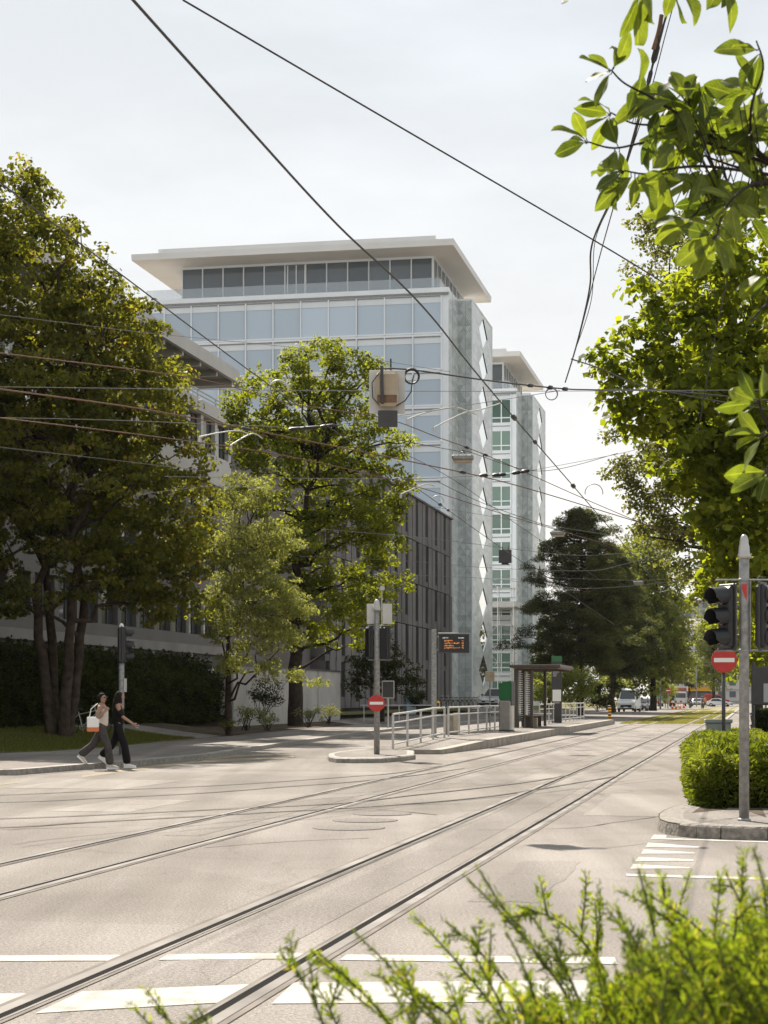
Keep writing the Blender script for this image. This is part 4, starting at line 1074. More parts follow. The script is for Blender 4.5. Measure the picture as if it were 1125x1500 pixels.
# ================================================================ street furniture
def rotm(ax, ang): return Matrix.Rotation(ang, 4, ax)
def pole_cap(parent, z, r, m=None):
    b = MB(); b.lathe([(r * 1.18, z - .02), (r * 1.5, z), (r * 1.46, z + .025), (r * 1.25, z + .05), (r * 1.18, z + .13), (r * 1.02, z + .15), (r * .95, z + .2), (r * .7, z + .245), (r * .35, z + .265), (r * .08, z + .27)], 18); return b.build('cap', m or M['pale'], parent)
def signal_head(parent, x, y, z, rz, h=.86, w=.26, d=.14, lamps=3, visor=True, back=None):
    """dark housing with a rounded face, lenses and long visors; faces local -y before rotation"""
    Mx = Matrix.Translation((x, y, z)) @ rotm('Z', rz)
    b = MB(); b.box(-w / 2, w / 2, 0, d, 0, h, 0, bev=.03); b.box(-w / 2 - .035, w / 2 + .035, d * .45, d * .6, -.03, h + .03, 1, bev=.02)
    b.v = [tuple(Mx @ Vector(p)) for p in b.v]
    hd = b.build('signal_head', [M['black'], back or M['darkgrey']], parent)
    lh = h / lamps
    for k in range(lamps):
        zc = lh * (k + .5)
        L_ = MB(); L_.lathe([(.098, 0), (.098, .012), (.06, .022), (.01, .026)], 16, 0, Mx @ Matrix.Translation((0, -.004, zc)) @ rotm('X', R(90))); L_.build('lens', M['lens'], hd)
        if visor:
            v = MB(); n = 14
            for j in range(n):
                a0, a1 = [R(-35) + R(250) * q / n for q in (j, j + 1)]
                ro, ri = .118, .110
                f = lambda r_, a, yy: Mx @ Vector((r_ * math.cos(a), yy, zc + r_ * math.sin(a) - (.0 if yy > -.05 else .02)))
                l0 = -.26 if True else 0
                dep = lambda a: -.20 if math.sin(a) > -.2 else -.14
                v.add([f(ro, a0, 0), f(ro, a1, 0), f(ro, a1, dep(a1)), f(ro, a0, dep(a0))], [(0, 1, 2, 3)], 0, True)
                v.add([f(ri, a0, 0), f(ri, a1, 0), f(ri, a1, dep(a1)), f(ri, a0, dep(a0))], [(3, 2, 1, 0)], 0, True)
                v.add([f(ro, a0, dep(a0)), f(ro, a1, dep(a1)), f(ri, a1, dep(a1)), f(ri, a0, dep(a0))], [(0, 1, 2, 3)], 0)
            v.build('visor', M['black'], hd)
    return hd
def no_entry(parent, x, y, z, r, rz=0, name='no_entry_sign'):
    Mx = Matrix.Translation((x, y, z)) @ rotm('Z', rz) @ rotm('X', R(90))
    b = MB(); b.lathe([(r * .97, -.0), (r, .004), (r, .014), (r * .96, .018)], 40, 0, Mx, smooth=False); o = b.build(name, M['red'], parent)
    b = MB(); b.prism([(-r * .80, -r * .165), (r * .80, -r * .165), (r * .80, r * .165), (-r * .80, r * .165)], .0182, .0225, 0, Mx); b.build('bar', M['signwhite'], o)
    b = MB(); b.lathe([(r * 1.0, -.012), (r * 1.0, -.004)], 40, 0, Mx); b.build('backing_plate', M['galv'], o)
    return o

# right-hand signal post on the corner
g = G(1090, 1202, .151); px_ = g.y
sp_ = thing('signal_post', 'galvanised signal post with two dark signal heads on the right corner pavement', 'traffic light', g)
b = MB(); b.lathe([(.058, -.05), (.058, 3.02), (.05, 3.06)], 20); b.build('post', M['galv'], sp_)
pole_cap(sp_, 3.05, .052, M['steel'])
b = MB(); b.lathe([(.075, -.01), (.078, .012), (.06, .03)], 18); b.build('base_collar', M['galv'], sp_)
b = MB(); b.tube([(-.33, .0, 2.79), (.33, .0, 2.79)], .012, 6); b.tube([(-.33, .0, 1.97), (.33, .0, 1.97)], .012, 6)
for z in (2.79, 1.97): b.lathe([(.064, z - .02), (.066, z), (.064, z + .02)], 14)
b.tube([(.07, 0, 1.95), (.07, 0, 2.78)], .014, 6)
b.build('bracket', M['galv'], sp_)
signal_head(sp_, -.235, .03, 2.00, R(-60), .72, .24, .13)
signal_head(sp_, .29, .03, 2.00, R(62), .74, .25, .13)
b = MB()
arc = [R(-70 - 18 * i) for i in range(4)]
b.add([(.0605 * math.cos(a), .0605 * math.sin(a), 2.74) for a in arc] + [(.0605 * math.cos(a), .0605 * math.sin(a), 2.72 - .045 * (4 - i)) for i, a in enumerate(arc)], [(i, i + 1, 5 + i, 4 + i) for i in range(3)])
b.build('sticker', M['red'], sp_)

# no-entry sign on its own grey post behind it
p = P(1060, 967, 34); ns = thing('no_entry_sign', 'round red no entry sign on a grey post above the yew hedge', 'road sign', (p.x, 34, .12))
no_entry(ns, 0, -.05, p.z - .12, .235, R(-4), 'sign_disc')
b = MB(); b.lathe([(.035, 0), (.035, p.z + .10 - .12)], 12); b.build('post', M['darkgrey'], ns)

# island signal post
g = G(552, 1105, .125); ip = thing('signal_post', 'signal post with a no entry disc and two flat plates on the traffic island', 'traffic light', g)
H_ = 3.82
b = MB(); b.lathe([(.075, -.05), (.075, H_ - .55), (.065, H_ - .5), (.06, H_ - .1)], 18); b.build('post', M['galv'], ip)
pole_cap(ip, H_ - .12, .07)
no_entry(ip, -.01, -.095, 1.31, .215)
signal_head(ip, -.13, .10, 2.46, R(118), .80, .26, .14, back=M['darkgrey'])
signal_head(ip, .23, .06, 2.46, R(152), .80, .28, .14, back=M['darkgrey'])
b = MB()
for z in (2.42, 3.3): b.tube([(-.22, .02, z), (.38, .02, z)], .014, 6)
b.build('bracket', M['galv'], ip)
for x in (-.14, .27):
    b = MB(); b.box(x - .12, x + .12, .07, .09, 3.34, 3.86, 0, bev=.008); b.build('flat_antenna', M['pale'], ip)
b = MB(); b.tube([(.13, .05, 3.3), (.13, .05, 4.3)], .012, 6); b.box(.08, .2, .0, .08, 4.2, 4.3, 0, bev=.01); b.build('sensor_mast', M['pale'], ip)

# left signal post by the lawn
Y = 47.0; p = P(178, 1080, Y)
lp = thing('signal_post', 'signal post with one sideways signal head behind the two walkers', 'traffic light', (p.x, Y, .12))
b = MB(); b.lathe([(.07, -.05), (.07, 3.1)], 16); b.build('post', M['galv'], lp)
pole_cap(lp, 3.1, .062, M['white'])
signal_head(lp, .12, .02, 2.35, R(100), .92, .22, .22)
for z in (2.5, 3.05):
    b = MB(); b.tube([(0, 0, z), (.13, 0, z)], .012, 6); b.build('bracket', M['galv'], lp)
b = MB(); b.box(.06, .13, -.06, .04, 1.6, 1.95, 0, bev=.01); b.build('push_button_box', M['pale'], lp)

# platform railing: bays of posts and two rails along the back edge
def railing(label, v0, v1, u, step, zf, group):
    base = S(u, v0, 0); rt = thing('railing', label, 'railing', base, -AL, group)
    n = max(1, round((v1 - v0) / step)); b = MB(); st = (v1 - v0) / n
    pt = lambda k, h: (0, k * st, zf(v0 + k * st) + h)
    for h in (.98, .74, .14): b.tube([pt(k, h) for k in range(n + 1)], .030 if h > .9 else .022, 8)
    b.build('rail', M['pale'], rt)
    pb = MB(); pb.box(-.028, .028, -.035, .035, 0, .98, 0); pr = None
    for k in range(n + 1):
        if pr is None: o = pr = pb.build('upright', M['pale'], rt)
        else: o = pr.copy(); COL.objects.link(o); o.parent = rt
        o.location = (0, k * st, zf(v0 + k * st))
    return rt
railing('sloping galvanised railing at the near end of the ramp', 50.4, 59.2, -9.85, 2.2, plat_z, 'railings along the back of the tram platform')
railing('galvanised railing between the display post and the ticket machine', 60.6, 74.2, -9.95, 2.25, plat_z, 'railings along the back of the tram platform')
railing('galvanised railing between the shelter and the stop pillar', 88, 96.5, -10.0, 2.1, plat_z, 'railings along the back of the tram platform')
railing('galvanised railing at the far end of the tram platform', 98.5, 112, -10.0, 2.25, plat_z, 'railings along the back of the tram platform')
# cream slatted panel standing behind the railing
p = S(-10.25, 63.6, .26); t = thing('planter_box', 'cream slatted box behind the platform railing beside the display post', 'planter', p, -AL)
b = MB()
for k in range(5): b.box(-.02, .03, k * .26, k * .26 + .2, .05, .78, 0)
b.build('slat_panel', mat('cream_boards', (.46, .40, .28), .7, 0, .3, .15, 6), t)
b = MB(); b.box(-.35, -.03, 0, 1.24, .02, .7, 0); b.build('box_body', M['conc'], t)

# departure display
p = S(-10.2, 59.2, plat_z(59.2)); dd = thing('departure_display', 'dark departure board with orange text on a square steel post', 'display board', p)
b = MB(); b.box(-.085, .085, -.085, .085, -.03, 3.55, 0, bev=.012); b.box(-.15, .15, -.15, .15, -.01, .03, 0); b.build('post', M['galv'], dd)
b = MB(); b.box(.16, 1.16, -.10, .10, 2.77, 3.40, 0, bev=.015); b.box(.14, .80, -.12, .12, 3.40, 3.45, 1, bev=.01); bd = b.build('board', [M['darkgrey'], M['pale']], dd)
for z in (3.28, 2.85):
    b = MB(); b.box(.085, .16, -.04, .04, z, z + .06, 0); b.build('bracket', M['galv'], dd)
b = MB(); b.box(.20, 1.12, -.104, -.1005, 2.81, 3.36, 0); b.build('screen', M['black'], bd)
led = mat('amber_led', (.5, .2, .05), .6, emit=(.60, .20, .05, .35)); ledw = mat('white_led', (.5, .5, .5), .6, emit=(.6, .6, .58, .4))
# rows of dot-matrix lettering, too far off to read: little runs of lit dots
def dots(parent, x0, x1, z, h, m, seed):
    b = MB(); r_ = random.Random(seed); x = x0
    while x < x1:
        wd = r_.choice((.018, .026, .034)); b.box(x, min(x + wd, x1), -.107, -.1045, z + (0 if r_.random() < .6 else h * .35), z + h * (1 if r_.random() < .5 else .7), 0); x += wd + .011
    return b.build('dot_text', m, parent)
dots(bd, .28, .36, 3.25, .035, ledw, 1); dots(bd, .385, .46, 3.25, .035, ledw, 2); dots(bd, .80, .98, 3.25, .035, ledw, 3)
for k, x1 in enumerate((.62, .84, .64, .85)):
    dots(bd, .34, x1, 3.145 - k * .078, .052, led, 10 + k); dots(bd, .91, .965, 3.145 - k * .078, .052, led, 20 + k)
b = MB(); b.box(.09, .19, -.06, .05, .95, 1.2, 0, bev=.03); b.box(.10, .17, -.068, -.06, 1.02, 1.13, 1); b.build('push_button_box', [M['yellow'], M['darkgrey']], dd)

# ticket machine
p = S(-9.3, 70.6, .27); tm = thing('ticket_machine', 'ticket machine with a steel body and green upper panel beside the shelter', 'ticket machine', p, -AL + R(-12))
b = MB(); b.box(-.26, .26, -.22, .22, .0, 1.22, 0, bev=.06); b.build('steel_body', M['steel'], tm)
b = MB(); b.prism([(-.25, -.2), (.25, -.2), (.25, .2), (-.25, .2)], 1.22, [1.86, 1.96, 1.96, 1.86], 0); b.build('green_panel', M['green'], tm)
b = MB(); b.box(.255, .275, -.21, .21, 1.0, 1.9, 0); b.box(-.27, .27, -.225, .21, 0, .03, 0); b.build('side_trim', M['darkgrey'], tm)
p = S(-10.1, 71.6, .27); t = thing('sign_board', 'blank beige back of a small sign board rising behind the ticket machine', 'sign', p, -AL)
b = MB(); b.box(-.19, .19, -.02, .02, 1.95, 2.35, 0, bev=.03); b.build('board', M['beige'], t)
b = MB(); b.tube([(0, .03, 0), (0, .03, 2.3)], .025, 8); b.build('post', M['galv'], t)

# tram shelter
p = S(-10.0, 79.0, .27); sh = thing('tram_shelter', 'bronze tram shelter with thin roof, louvred glass panels and a bench on the platform', 'shelter', p, -AL)
LEN = 5.4
b = MB(); b.box(-.25, 1.95, -.25, LEN + .25, 2.60, 2.74, 0, bev=.02); b.box(-.1, 1.85, -.15, LEN + .1, 2.56, 2.60, 1)
for k in range(6): b.box(.0, 1.8, k * 1.0 + .1, k * 1.0 + .16, 2.50, 2.56, 0)
b.build('roof', [M['brownmetal'], M['wood']], sh)
for k, (x, y, wx, wy) in enumerate(((-.08, 0, .16, .5), (-.05, 2.3, .14, .5), (-.05, LEN - .4, .14, .5), (.62, .0, .12, .16), (.62, LEN - .2, .12, .16))):
    b = MB(); b.box(x, x + wx, y, y + wy, 0, 2.58 if k < 3 else 2.54, 0, bev=.01); b.build('post', M['brownmetal'], sh)
M['lglass'] = glass_mat('shelter_glass', (.16, .20, .16), .1, .6)
for y0, y1 in ((.5, 2.3), (2.8, LEN - .4)):
    b = MB(); b.box(-.02, .01, y0, y1, .25, 2.45, 0)
    for k in range(22): b.box(.01, .03, y0 + .02, y1 - .02, .3 + k * .098, .33 + k * .098, 1)
    b.build('glass_panel', [M['lglass'], M['pale']], sh)
b = MB(); b.box(.25, .65, .6, LEN - .6, .48, .54, 0, bev=.01); bn = b.build('bench', M['wood'], sh)
for y in (.9, 2.6, LEN - 1.0):
    b = MB(); b.box(.3, .6, y, y + .08, 0, .48, 0); b.build('bench_leg', M['brownmetal'], bn)
b = MB(); b.box(.5, .75, 1.5, 1.8, .0, .42, 0, bev=.02); b.build('litter_bin', M['beige'], sh)

# stop pillar
p = P(815.5, 1059, 95.0); st = thing('stop_pillar', 'tall dark stop pillar with a green top and a pale timetable sheet', 'stop sign', (p.x, 95, .27), -AL + R(8))
b = MB(); b.box(-.26, .26, -.09, .09, 0, 3.18, 0, bev=.01); b.build('pillar_body', M['darkgrey'], st)
b = MB(); b.box(-.265, .265, -.095, .095, 3.18, 3.46, 0, bev=.01); b.build('green_top', M['green'], st)
b = MB(); b.box(-.22, .22, -.10, -.091, 1.12, 1.72, 0); b.build('timetable', M['signwhite'], st)
b = MB()
for z, x1 in ((2.98, .1), (2.62, .12), (2.52, .02), (2.42, -.02), (1.02, .14)): b.box(-.2, x1, -.0935, -.0905, z, z + .035, 0)
b.build('small_print', M['pale'], st)

# striped bollard
g = P(893, 1053, 113.2); bo = thing('bollard', 'yellow and black striped bollard at the far end of the platform', 'bollard', (g.x, 113.2, .20))
b = MB(); b.lathe([(.10, 0), (.10, .86), (.06, .9)], 14); b.build('post', M['yellow'], bo)
b = MB()
for k in range(5): b.lathe([(.104, .08 + k * .18), (.104, .17 + k * .18)], 14)
b.build('black_band', M['black'], bo)

# grey back of a direction board behind the island
Y = 88; p = P(568.5, 1050, Y); t = thing('sign_board', 'dark grey back of a direction board on a thin post behind the island signal post', 'sign', (p.x, Y, .12))
b = MB(); b.box(-.28, .28, -.02, .02, 1.45, 2.25, 0, bev=.02); b.build('board', M['darkgrey'], t)
b = MB(); b.box(-.3, .3, -.015, .035, 1.43, 2.27, 0, bev=.02); b.build('board_rim', M['pale'], t)
b = MB(); b.tube([(0, .06, 0), (0, .06, 2.2)], .035, 8); b.build('post', M['pale'], t)
# cross rail and bin by the small tree
p = S(-18.2, 100, .2); t = thing('barrier_rail', 'thin metal barrier rail in front of the dark bushy tree', 'railing', p, -AL)
b = MB(); b.tube([(-3.2, 0, .95), (1.2, 0, .95)], .03, 6); b.build('rail', M['pale'], t)
for x in (-3.0, -1.0, 1.0):
    b = MB(); b.tube([(x, 0, 0), (x, 0, .95)], .03, 6); b.build('upright', M['pale'], t)
p = P(600, 1035, 112); t = thing('wheelie_bin', 'small pale blue bin standing beside the dark bushy tree', 'bin', (p.x, 112, .55), R(20))
b = MB(); b.prism([(-.3, -.3), (.3, -.3), (.3, .3), (-.3, .3)], 0, 1.15, 0); b.build('body', mat('bin_blue', (.22, .30, .36), .6), t)
b = MB(); b.box(-.33, .33, -.36, .33, 1.15, 1.25, 0, bev=.03); b.build('lid', mat('bin_lid', (.26, .34, .40), .5), t)

# grey switch cabinet on the right
Y = 36.5; p = P(1052, 1088, Y); t = thing('switch_cabinet', 'grey green switch cabinet behind the low hedge beneath the no entry sign', 'cabinet', (p.x, Y, .1), R(-6))
b = MB(); b.box(-.24, .24, -.17, .17, 0, .97, 0, bev=.01); b.build('body', M['cabinet'], t)
b = MB(); b.box(-.27, .27, -.2, .2, .97, 1.05, 0, bev=.015); b.build('lid', M['cabinet'], t)
for x in (-.118, .118):
    b = MB(); b.box(x - .108, x + .108, -.182, -.171, .08, .92, 0, bev=.004); b.build('door', M['cabinet'], t)
# notice board on two posts
Y = 38; p = P(1122, 1080, Y); t = thing('notice_board', 'dark notice board on two posts with pale posters right behind the signal post', 'notice board', (p.x, Y, .12), R(-10))
b = MB(); b.box(-.3, .6, -.04, .04, 1.3, 2.1, 0, bev=.02); b.build('frame', M['darkgrey'], t)
for x in (-.26, .55):
    b = MB(); b.tube([(x, 0, 0), (x, 0, 2.2)], .035, 8); b.build('post', M['darkgrey'], t)
b = MB(); b.box(-.05, .5, -.055, -.041, 1.36, 1.75, 0); b.build('poster', mat('faded_poster', (.34, .35, .35), .6), t)
b = MB(); b.box(-.4, .5, .0, .4, .42, .48, 0); b.build('bench_seat', M['wood'], t)
# kerb stone ramps: small white kerb wedge at the hedge side
# ================================================================ bicycles
def bicycle(label, p, rz, group, col=None):
    t = thing('bicycle', label, 'bicycle', p, rz, group)
    fm = col or M['darkgrey']
    wh = []
    for x in (-.52, .52):
        b = MB(); b.torus((0, 0, 0), .33, .016, 'y', 22, 5, 0)
        for k in range(8): a = math.pi * k / 8; b.tube([(-.33 * math.cos(a), 0, -.33 * math.sin(a)), (.33 * math.cos(a), 0, .33 * math.sin(a))], .003, 3, 1, cap=False)
        o = b.build('wheel', [M['tyre'], M['steel']], t); o.location = (x, 0, .35)
    b = MB(); bb_, st_, hd_ = (-.08, 0, .29), (-.2, 0, .78), (.36, 0, .82)
    for a, c in ((bb_, st_), (bb_, (.34, 0, .70)), ((-.18, 0, .70), hd_), (bb_, (-.52, 0, .35)), ((-.18, 0, .72), (-.52, 0, .35)), ((.33, 0, .88), (.52, 0, .35))): b.tube([a, c], .017, 6)
    b.build('frame', fm, t)
    b = MB(); b.prism([(-.34, -.08), (-.05, -.02), (-.05, .02), (-.34, .08)], .84, .89, 0); b.tube([(-.2, 0, .78), (-.2, 0, .86)], .014, 6); b.build('saddle', M['black'], t)
    b = MB(); b.tube([(.22, -.27, .97), (.33, -.24, 1.0), (.33, .24, 1.0), (.22, .27, .97)], .013, 6); b.tube([(.33, 0, .86), (.33, 0, 1.0)], .014, 6); b.build('handlebar', M['steel'], t)
    b = MB(); b.torus((-.08, 0, .29), .09, .012, 'y', 12, 4); b.tube([(-.08, .08, .29), (-.04, .08, .13)], .01, 4); b.tube([(-.08, -.08, .29), (-.12, -.08, .45)], .01, 4); b.build('crank', M['steel'], t)
    return t
Y = 59.5; p = P(124, 1070, Y); by = bicycle('bicycle parked against the dark hedge behind the two walkers', (p.x, Y, zb(Vector((p.x, Y, 0)))), R(8), None, M['steel'])
by['group'] = 'parked bicycles'
for k in range(14):
    v = 138 + k * 1.55; u = -23.4 + (k % 3) * .15
    dup(by, S(u, v, .72), R(-25 + (k * 37) % 30), 'one of the dark bicycles in the rack at the foot of the nearer glass tower')
for o in bpy.data.objects:
    if o.get('label', '').startswith('one of the dark bicycles'): o['group'] = 'bicycles racked by the nearer glass tower'

# ================================================================ vehicles
M['carwhite'] = mat('white_car_paint', (.62, .63, .63), .25, 0, .5, coat=.6)
M['carsilver'] = mat('silver_car_paint', (.36, .37, .38), .28, .4, .5, coat=.6)
M['cardark'] = mat('dark_car_paint', (.05, .055, .06), .25, .2, .5, coat=.6)
M['carred'] = mat('red_paint', (.36, .03, .02), .35, 0, .5, coat=.3)
M['carglass'] = glass_mat('car_glass', (.02, .025, .03), .05, .8)
M['lamp'] = mat('headlamp_glass', (.55, .55, .53), .15, 0, .8)
def car(name, label, p, rz, m, L_=4.3, W_=1.78, H_=1.48, van=False, group=None):
    """front faces local -y"""
    t = thing(name, label, 'van' if van else 'car', p, rz, group)
    if van: prof = [(0, .35), (.0, .95), (.10, 1.15), (1.0, 1.35), (1.75, H_ - .18), (2.1, H_), (L_ - .15, H_), (L_, H_ - .2), (L_, .35)]
    else: prof = [(0, .32), (.0, .62), (.15, .78), (1.15, .95), (1.95, H_ - .05), (2.4, H_), (3.3, H_ - .04), (L_ - .35, 1.0), (L_ - .02, .9), (L_, .35)]
    def ring(x, ins):
        return [(x, y, z) for y, z in [(yy, zz) for yy, zz in prof]]
    n = len(prof); b = MB(); vs = []
    ws = W_ / 2
    def half(z): return ws - max(0, (z - .9)) * (.10 if van else .26)
    for s_ in (-1, 1): vs += [(s_ * half(z), y, z) for y, z in prof]
    fs = [(i, (i + 1) % n, n + (i + 1) % n, n + i) for i in range(n)] + [list(range(n))[::-1], [n + i for i in range(n)]]
    b.add(vs, fs); body = b.build('body', m, t)
    bv = body.modifiers.new('Bevel', 'BEVEL'); bv.width = .06; bv.segments = 2; bv.limit_method = 'ANGLE'; bv.angle_limit = R(20)
    g0, g1 = (prof[3], prof[4]) if not van else (prof[3], prof[4])
    b = MB(); off = lambda y, z: (y - .02, z + .02)
    (ya, za), (yb, zb_) = (g0[0] + .06, g0[1] + .05), (g1[0] - .08, g1[1] - .06)
    b.add([(-half(za) + .1, ya - .03, za + .03), (half(za) - .1, ya - .03, za + .03), (half(zb_) - .1, yb - .03, zb_ + .03), (-half(zb_) + .1, yb - .03, zb_ + .03)], [(0, 1, 2, 3)]); b.build('windscreen', M['carglass'], t)
    for s_ in (-1, 1):
        b = MB(); z0, z1 = (1.35, H_ - .3) if van else (.98, H_ - .1); y0 = 1.5 if not van else 1.25; y1 = 3.35 if not van else 2.6
        b.add([(s_ * (half(z0) + .012), y0, z0), (s_ * (half(z0) + .012), y1 + .2, z0), (s_ * (half(z1) + .012), y1 - .1, z1), (s_ * (half(z1) + .012), y0 + .65, z1)], [(0, 1, 2, 3)]); b.build('side_window', M['carglass'], t)
        b = MB(); b.box(s_ * (ws - .18) - .17, s_ * (ws - .18) + .17, -.03, .06, .62 if not van else .8, .76 if not van else 1.02, 0, bev=.03); b.build('headlight', M['lamp'], t)
        for y in (.85, L_ - .8):
            b = MB(); b.lathe([(.18, -.11), (.32, -.1), (.33, 0), (.32, .1), (.18, .11)], 18, 0, Matrix.Translation((s_ * (ws - .1), y, .33)) @ rotm('Y', R(90))); wl = b.build('wheel', M['tyre'], t)
            b = MB(); b.lathe([(.2, 0), (.18, .02), (.03, .03)], 12, 0, Matrix.Translation((s_ * (ws + .01), y, .33)) @ rotm('Y', R(90 * s_))); b.build('rim', M['steel'], wl)
        b = MB(); b.box(s_ * (half(1) + .1) - .09, s_ * (half(1) + .1) + .09, 1.3, 1.42, 1.02 if not van else 1.5, 1.18 if not van else 1.85, 0, bev=.03); b.build('mirror', M['black'], t)
    b = MB(); b.box(-ws * .62, ws * .62, -.025, .03, .48, .60 if not van else .78, 0, bev=.01); b.box(-ws * .95, ws * .95, -.04, .05, .26, .42, 0, bev=.03); b.build('grille', M['black'], t)
    b = MB(); b.box(-.26, .26, -.05, -.041, .44, .55, 0); b.build('number_plate', M['signwhite'], t)
    return t
def on(px, Y, z=0.): return (P(px, 1022, Y).x, Y, z)
car('parked_van', 'white high roofed van parked at the left kerb beyond the platform', on(917, 203), -AL - R(4), M['carwhite'], 5.6, 1.98, 2.62, True)
car('parked_car', 'dark car parked right behind the white van', on(936, 218), -AL, M['cardark'], group='cars parked beyond the van')
car('parked_car', 'silver car parked at the end of the parked row', on(948, 232), -AL, M['carsilver'], group='cars parked beyond the van')
car('parked_car', 'dark car half hidden between the white van and the silver car', on(941, 225), -AL, M['cardark'], group='cars parked beyond the van')
car('parked_van', 'white van parked behind the railing at the foot of the nearer glass tower', (P(715, 1022, 152).x, 152, .72), R(-22), M['carwhite'], 4.6, 1.8, 1.65)
car('driving_car', 'pale car driving towards the tram stop on the sunny street end', on(1021, 330), -AL + R(2), M['carsilver'], group='cars in the distance')
car('driving_car', 'white car crossing at the far end of the right lane', on(1072, 320), R(70), M['carwhite'], group='cars in the distance')
car('driving_car', 'red van crossing beyond the white car at the street end', on(1069, 345), R(80), M['carred'], 4.8, 1.9, 2.2, True, group='cars in the distance')

# lorry and site vehicles at the road works
def lorry(label, p, rz, cab, box):
    t = thing('lorry', label, 'lorry', p, rz)
    b = MB(); b.box(-1.2, 1.2, 0, 2.0, .5, 2.7, 0, bev=.12); b.build('cab', cab, t)
    b = MB(); b.box(-1.22, 1.22, 2.15, 7.5, 1.0, 3.4, 0, bev=.04); b.build('load_body', box, t)
    b = MB(); b.box(-1.0, 1.0, .1, 7.3, .55, .99, 0); b.build('chassis', M['black'], t)
    b = MB(); b.box(-1.05, 1.05, -.02, .04, 1.55, 2.4, 0, bev=.01); b.build('windscreen', M['carglass'], t)
    for s_ in (-1, 1):
        for y in (1.0, 5.2, 6.4):
            b = MB(); b.lathe([(.2, -.14), (.48, -.13), (.5, 0), (.48, .13), (.2, .14)], 16, 0, Matrix.Translation((s_ * 1.05, y, .5)) @ rotm('Y', R(90))); b.build('wheel', M['tyre'], t)
        b = MB(); b.box(s_ * .85 - .18, s_ * .85 + .18, -.03, .03, .8, 1.0, 0); b.build('headlight', M['lamp'], t)
    return t
lorry('red works lorry with a pale cab standing at the road works', on(996, 335), -AL + R(4), M['carwhite'], mat('weathered_red', (.34, .10, .07), .6, 0, .4, .3, 2))
lorry('green works lorry left of the red lorry at the road works', on(980, 322), -AL + R(10), mat('pale_green', (.25, .36, .29), .5), mat('dull_green', (.12, .19, .15), .6))
M['orange'] = mat('hi_vis_orange', (.70, .16, .02), .7)
bp_ = [(958, 268), (968, 275), (976, 280), (984, 286), (992, 292)]
bar = None
for i, (px, Y) in enumerate(bp_):
    if bar is None:
        bar = thing('site_barrier', 'red and white striped barrier board of the road works row', 'barrier', on(px, Y), R(-15), 'barriers round the road works')
        b = MB()
        for k in range(6): b.box(-1.2 + k * .4, -.8 + k * .4, -.02, .02, .8, 1.1, k % 2)
        b.build('board', [M['carred'], M['signwhite']], bar)
        for x in (-1, 1):
            b = MB(); b.box(x - .04, x + .04, -.03, .06, 0, .98, 0); b.box(x - .06, x + .06, -.4, .4, 0, .05, 0); b.build('foot', M['darkgrey'], bar)
    else: dup(bar, on(px, Y), R(-15 + i * 6))
cone = None
for i, (px, Y) in enumerate(((990, 255), (996, 262), (1002, 270), (985, 250))):
    if cone is None:
        cone = thing('traffic_cone', 'orange traffic cone standing by the road works', 'traffic cone', on(px, Y), 0, 'cones by the road works')
        b = MB(); b.lathe([(.19, .03), (.03, .75)], 14); b.box(-.24, .24, -.24, .24, 0, .03); b.build('cone_body', M['orange'], cone)
        b = MB(); b.lathe([(.125, .33), (.098, .5)], 14); b.build('white_band', M['signwhite'], cone)
    else: dup(cone, on(px, Y))
# yellow kiosk roof at the far junction
t = thing('kiosk', 'yellow topped kiosk across the far end of the street', 'kiosk', on(1025, 400), R(-8))
b = MB(); b.box(-2.6, 2.6, 0, 2.5, 3.0, 4.0, 0, bev=.05); b.build('roof_band', M['yellow'], t)
b = MB(); b.box(-2.4, 2.4, .3, 2.2, 0, 3.0, 0); b.build('wall', M['darkgrey'], t)
b = MB()
for k in range(2): b.box(-2.1 + k * 2.2, -.1 + k * 2.2, .24, .29, .8, 2.6, 0); b.build('window', M['farwin'], t); b = MB()
Y = 300; t = thing('no_entry_sign', 'tiny red and white no entry sign at the road works far down the street', 'road sign', on(979, 262))
no_entry(t, 0, -.05, 2.6, .38, 0, 'sign_disc'); b = MB(); b.tube([(0, 0, 0), (0, 0, 2.9)], .04, 8); b.build('post', M['galv'], t)
# far catenary and lamp posts
for i, (u, v, lab) in enumerate(((1.2, 300, 'grey mast beside the right lane near the far junction'), (-9.5, 330, 'grey mast between the lorries and the pale car'), (1.6, 205, 'grey mast behind the yew hedge further along the right pavement'), (-12, 250, 'grey mast by the parked cars'))):
    t = thing('catenary_mast', lab, 'mast', S(u, v, 0), -AL, 'masts along the tram line')
    b = MB(); b.lathe([(.11, 0), (.09, 8.2), (.03, 8.3)], 12); b.build('mast', M['galv'], t)
    b = MB(); b.tube([(0, 0, 7.3), (-4.5 if u > 0 else 4.5, 0, 7.5)], .04, 6); b.tube([(0, 0, 8.1), (-4.4 if u > 0 else 4.4, 0, 7.52)], .02, 5); b.build('arm', M['galv'], t)
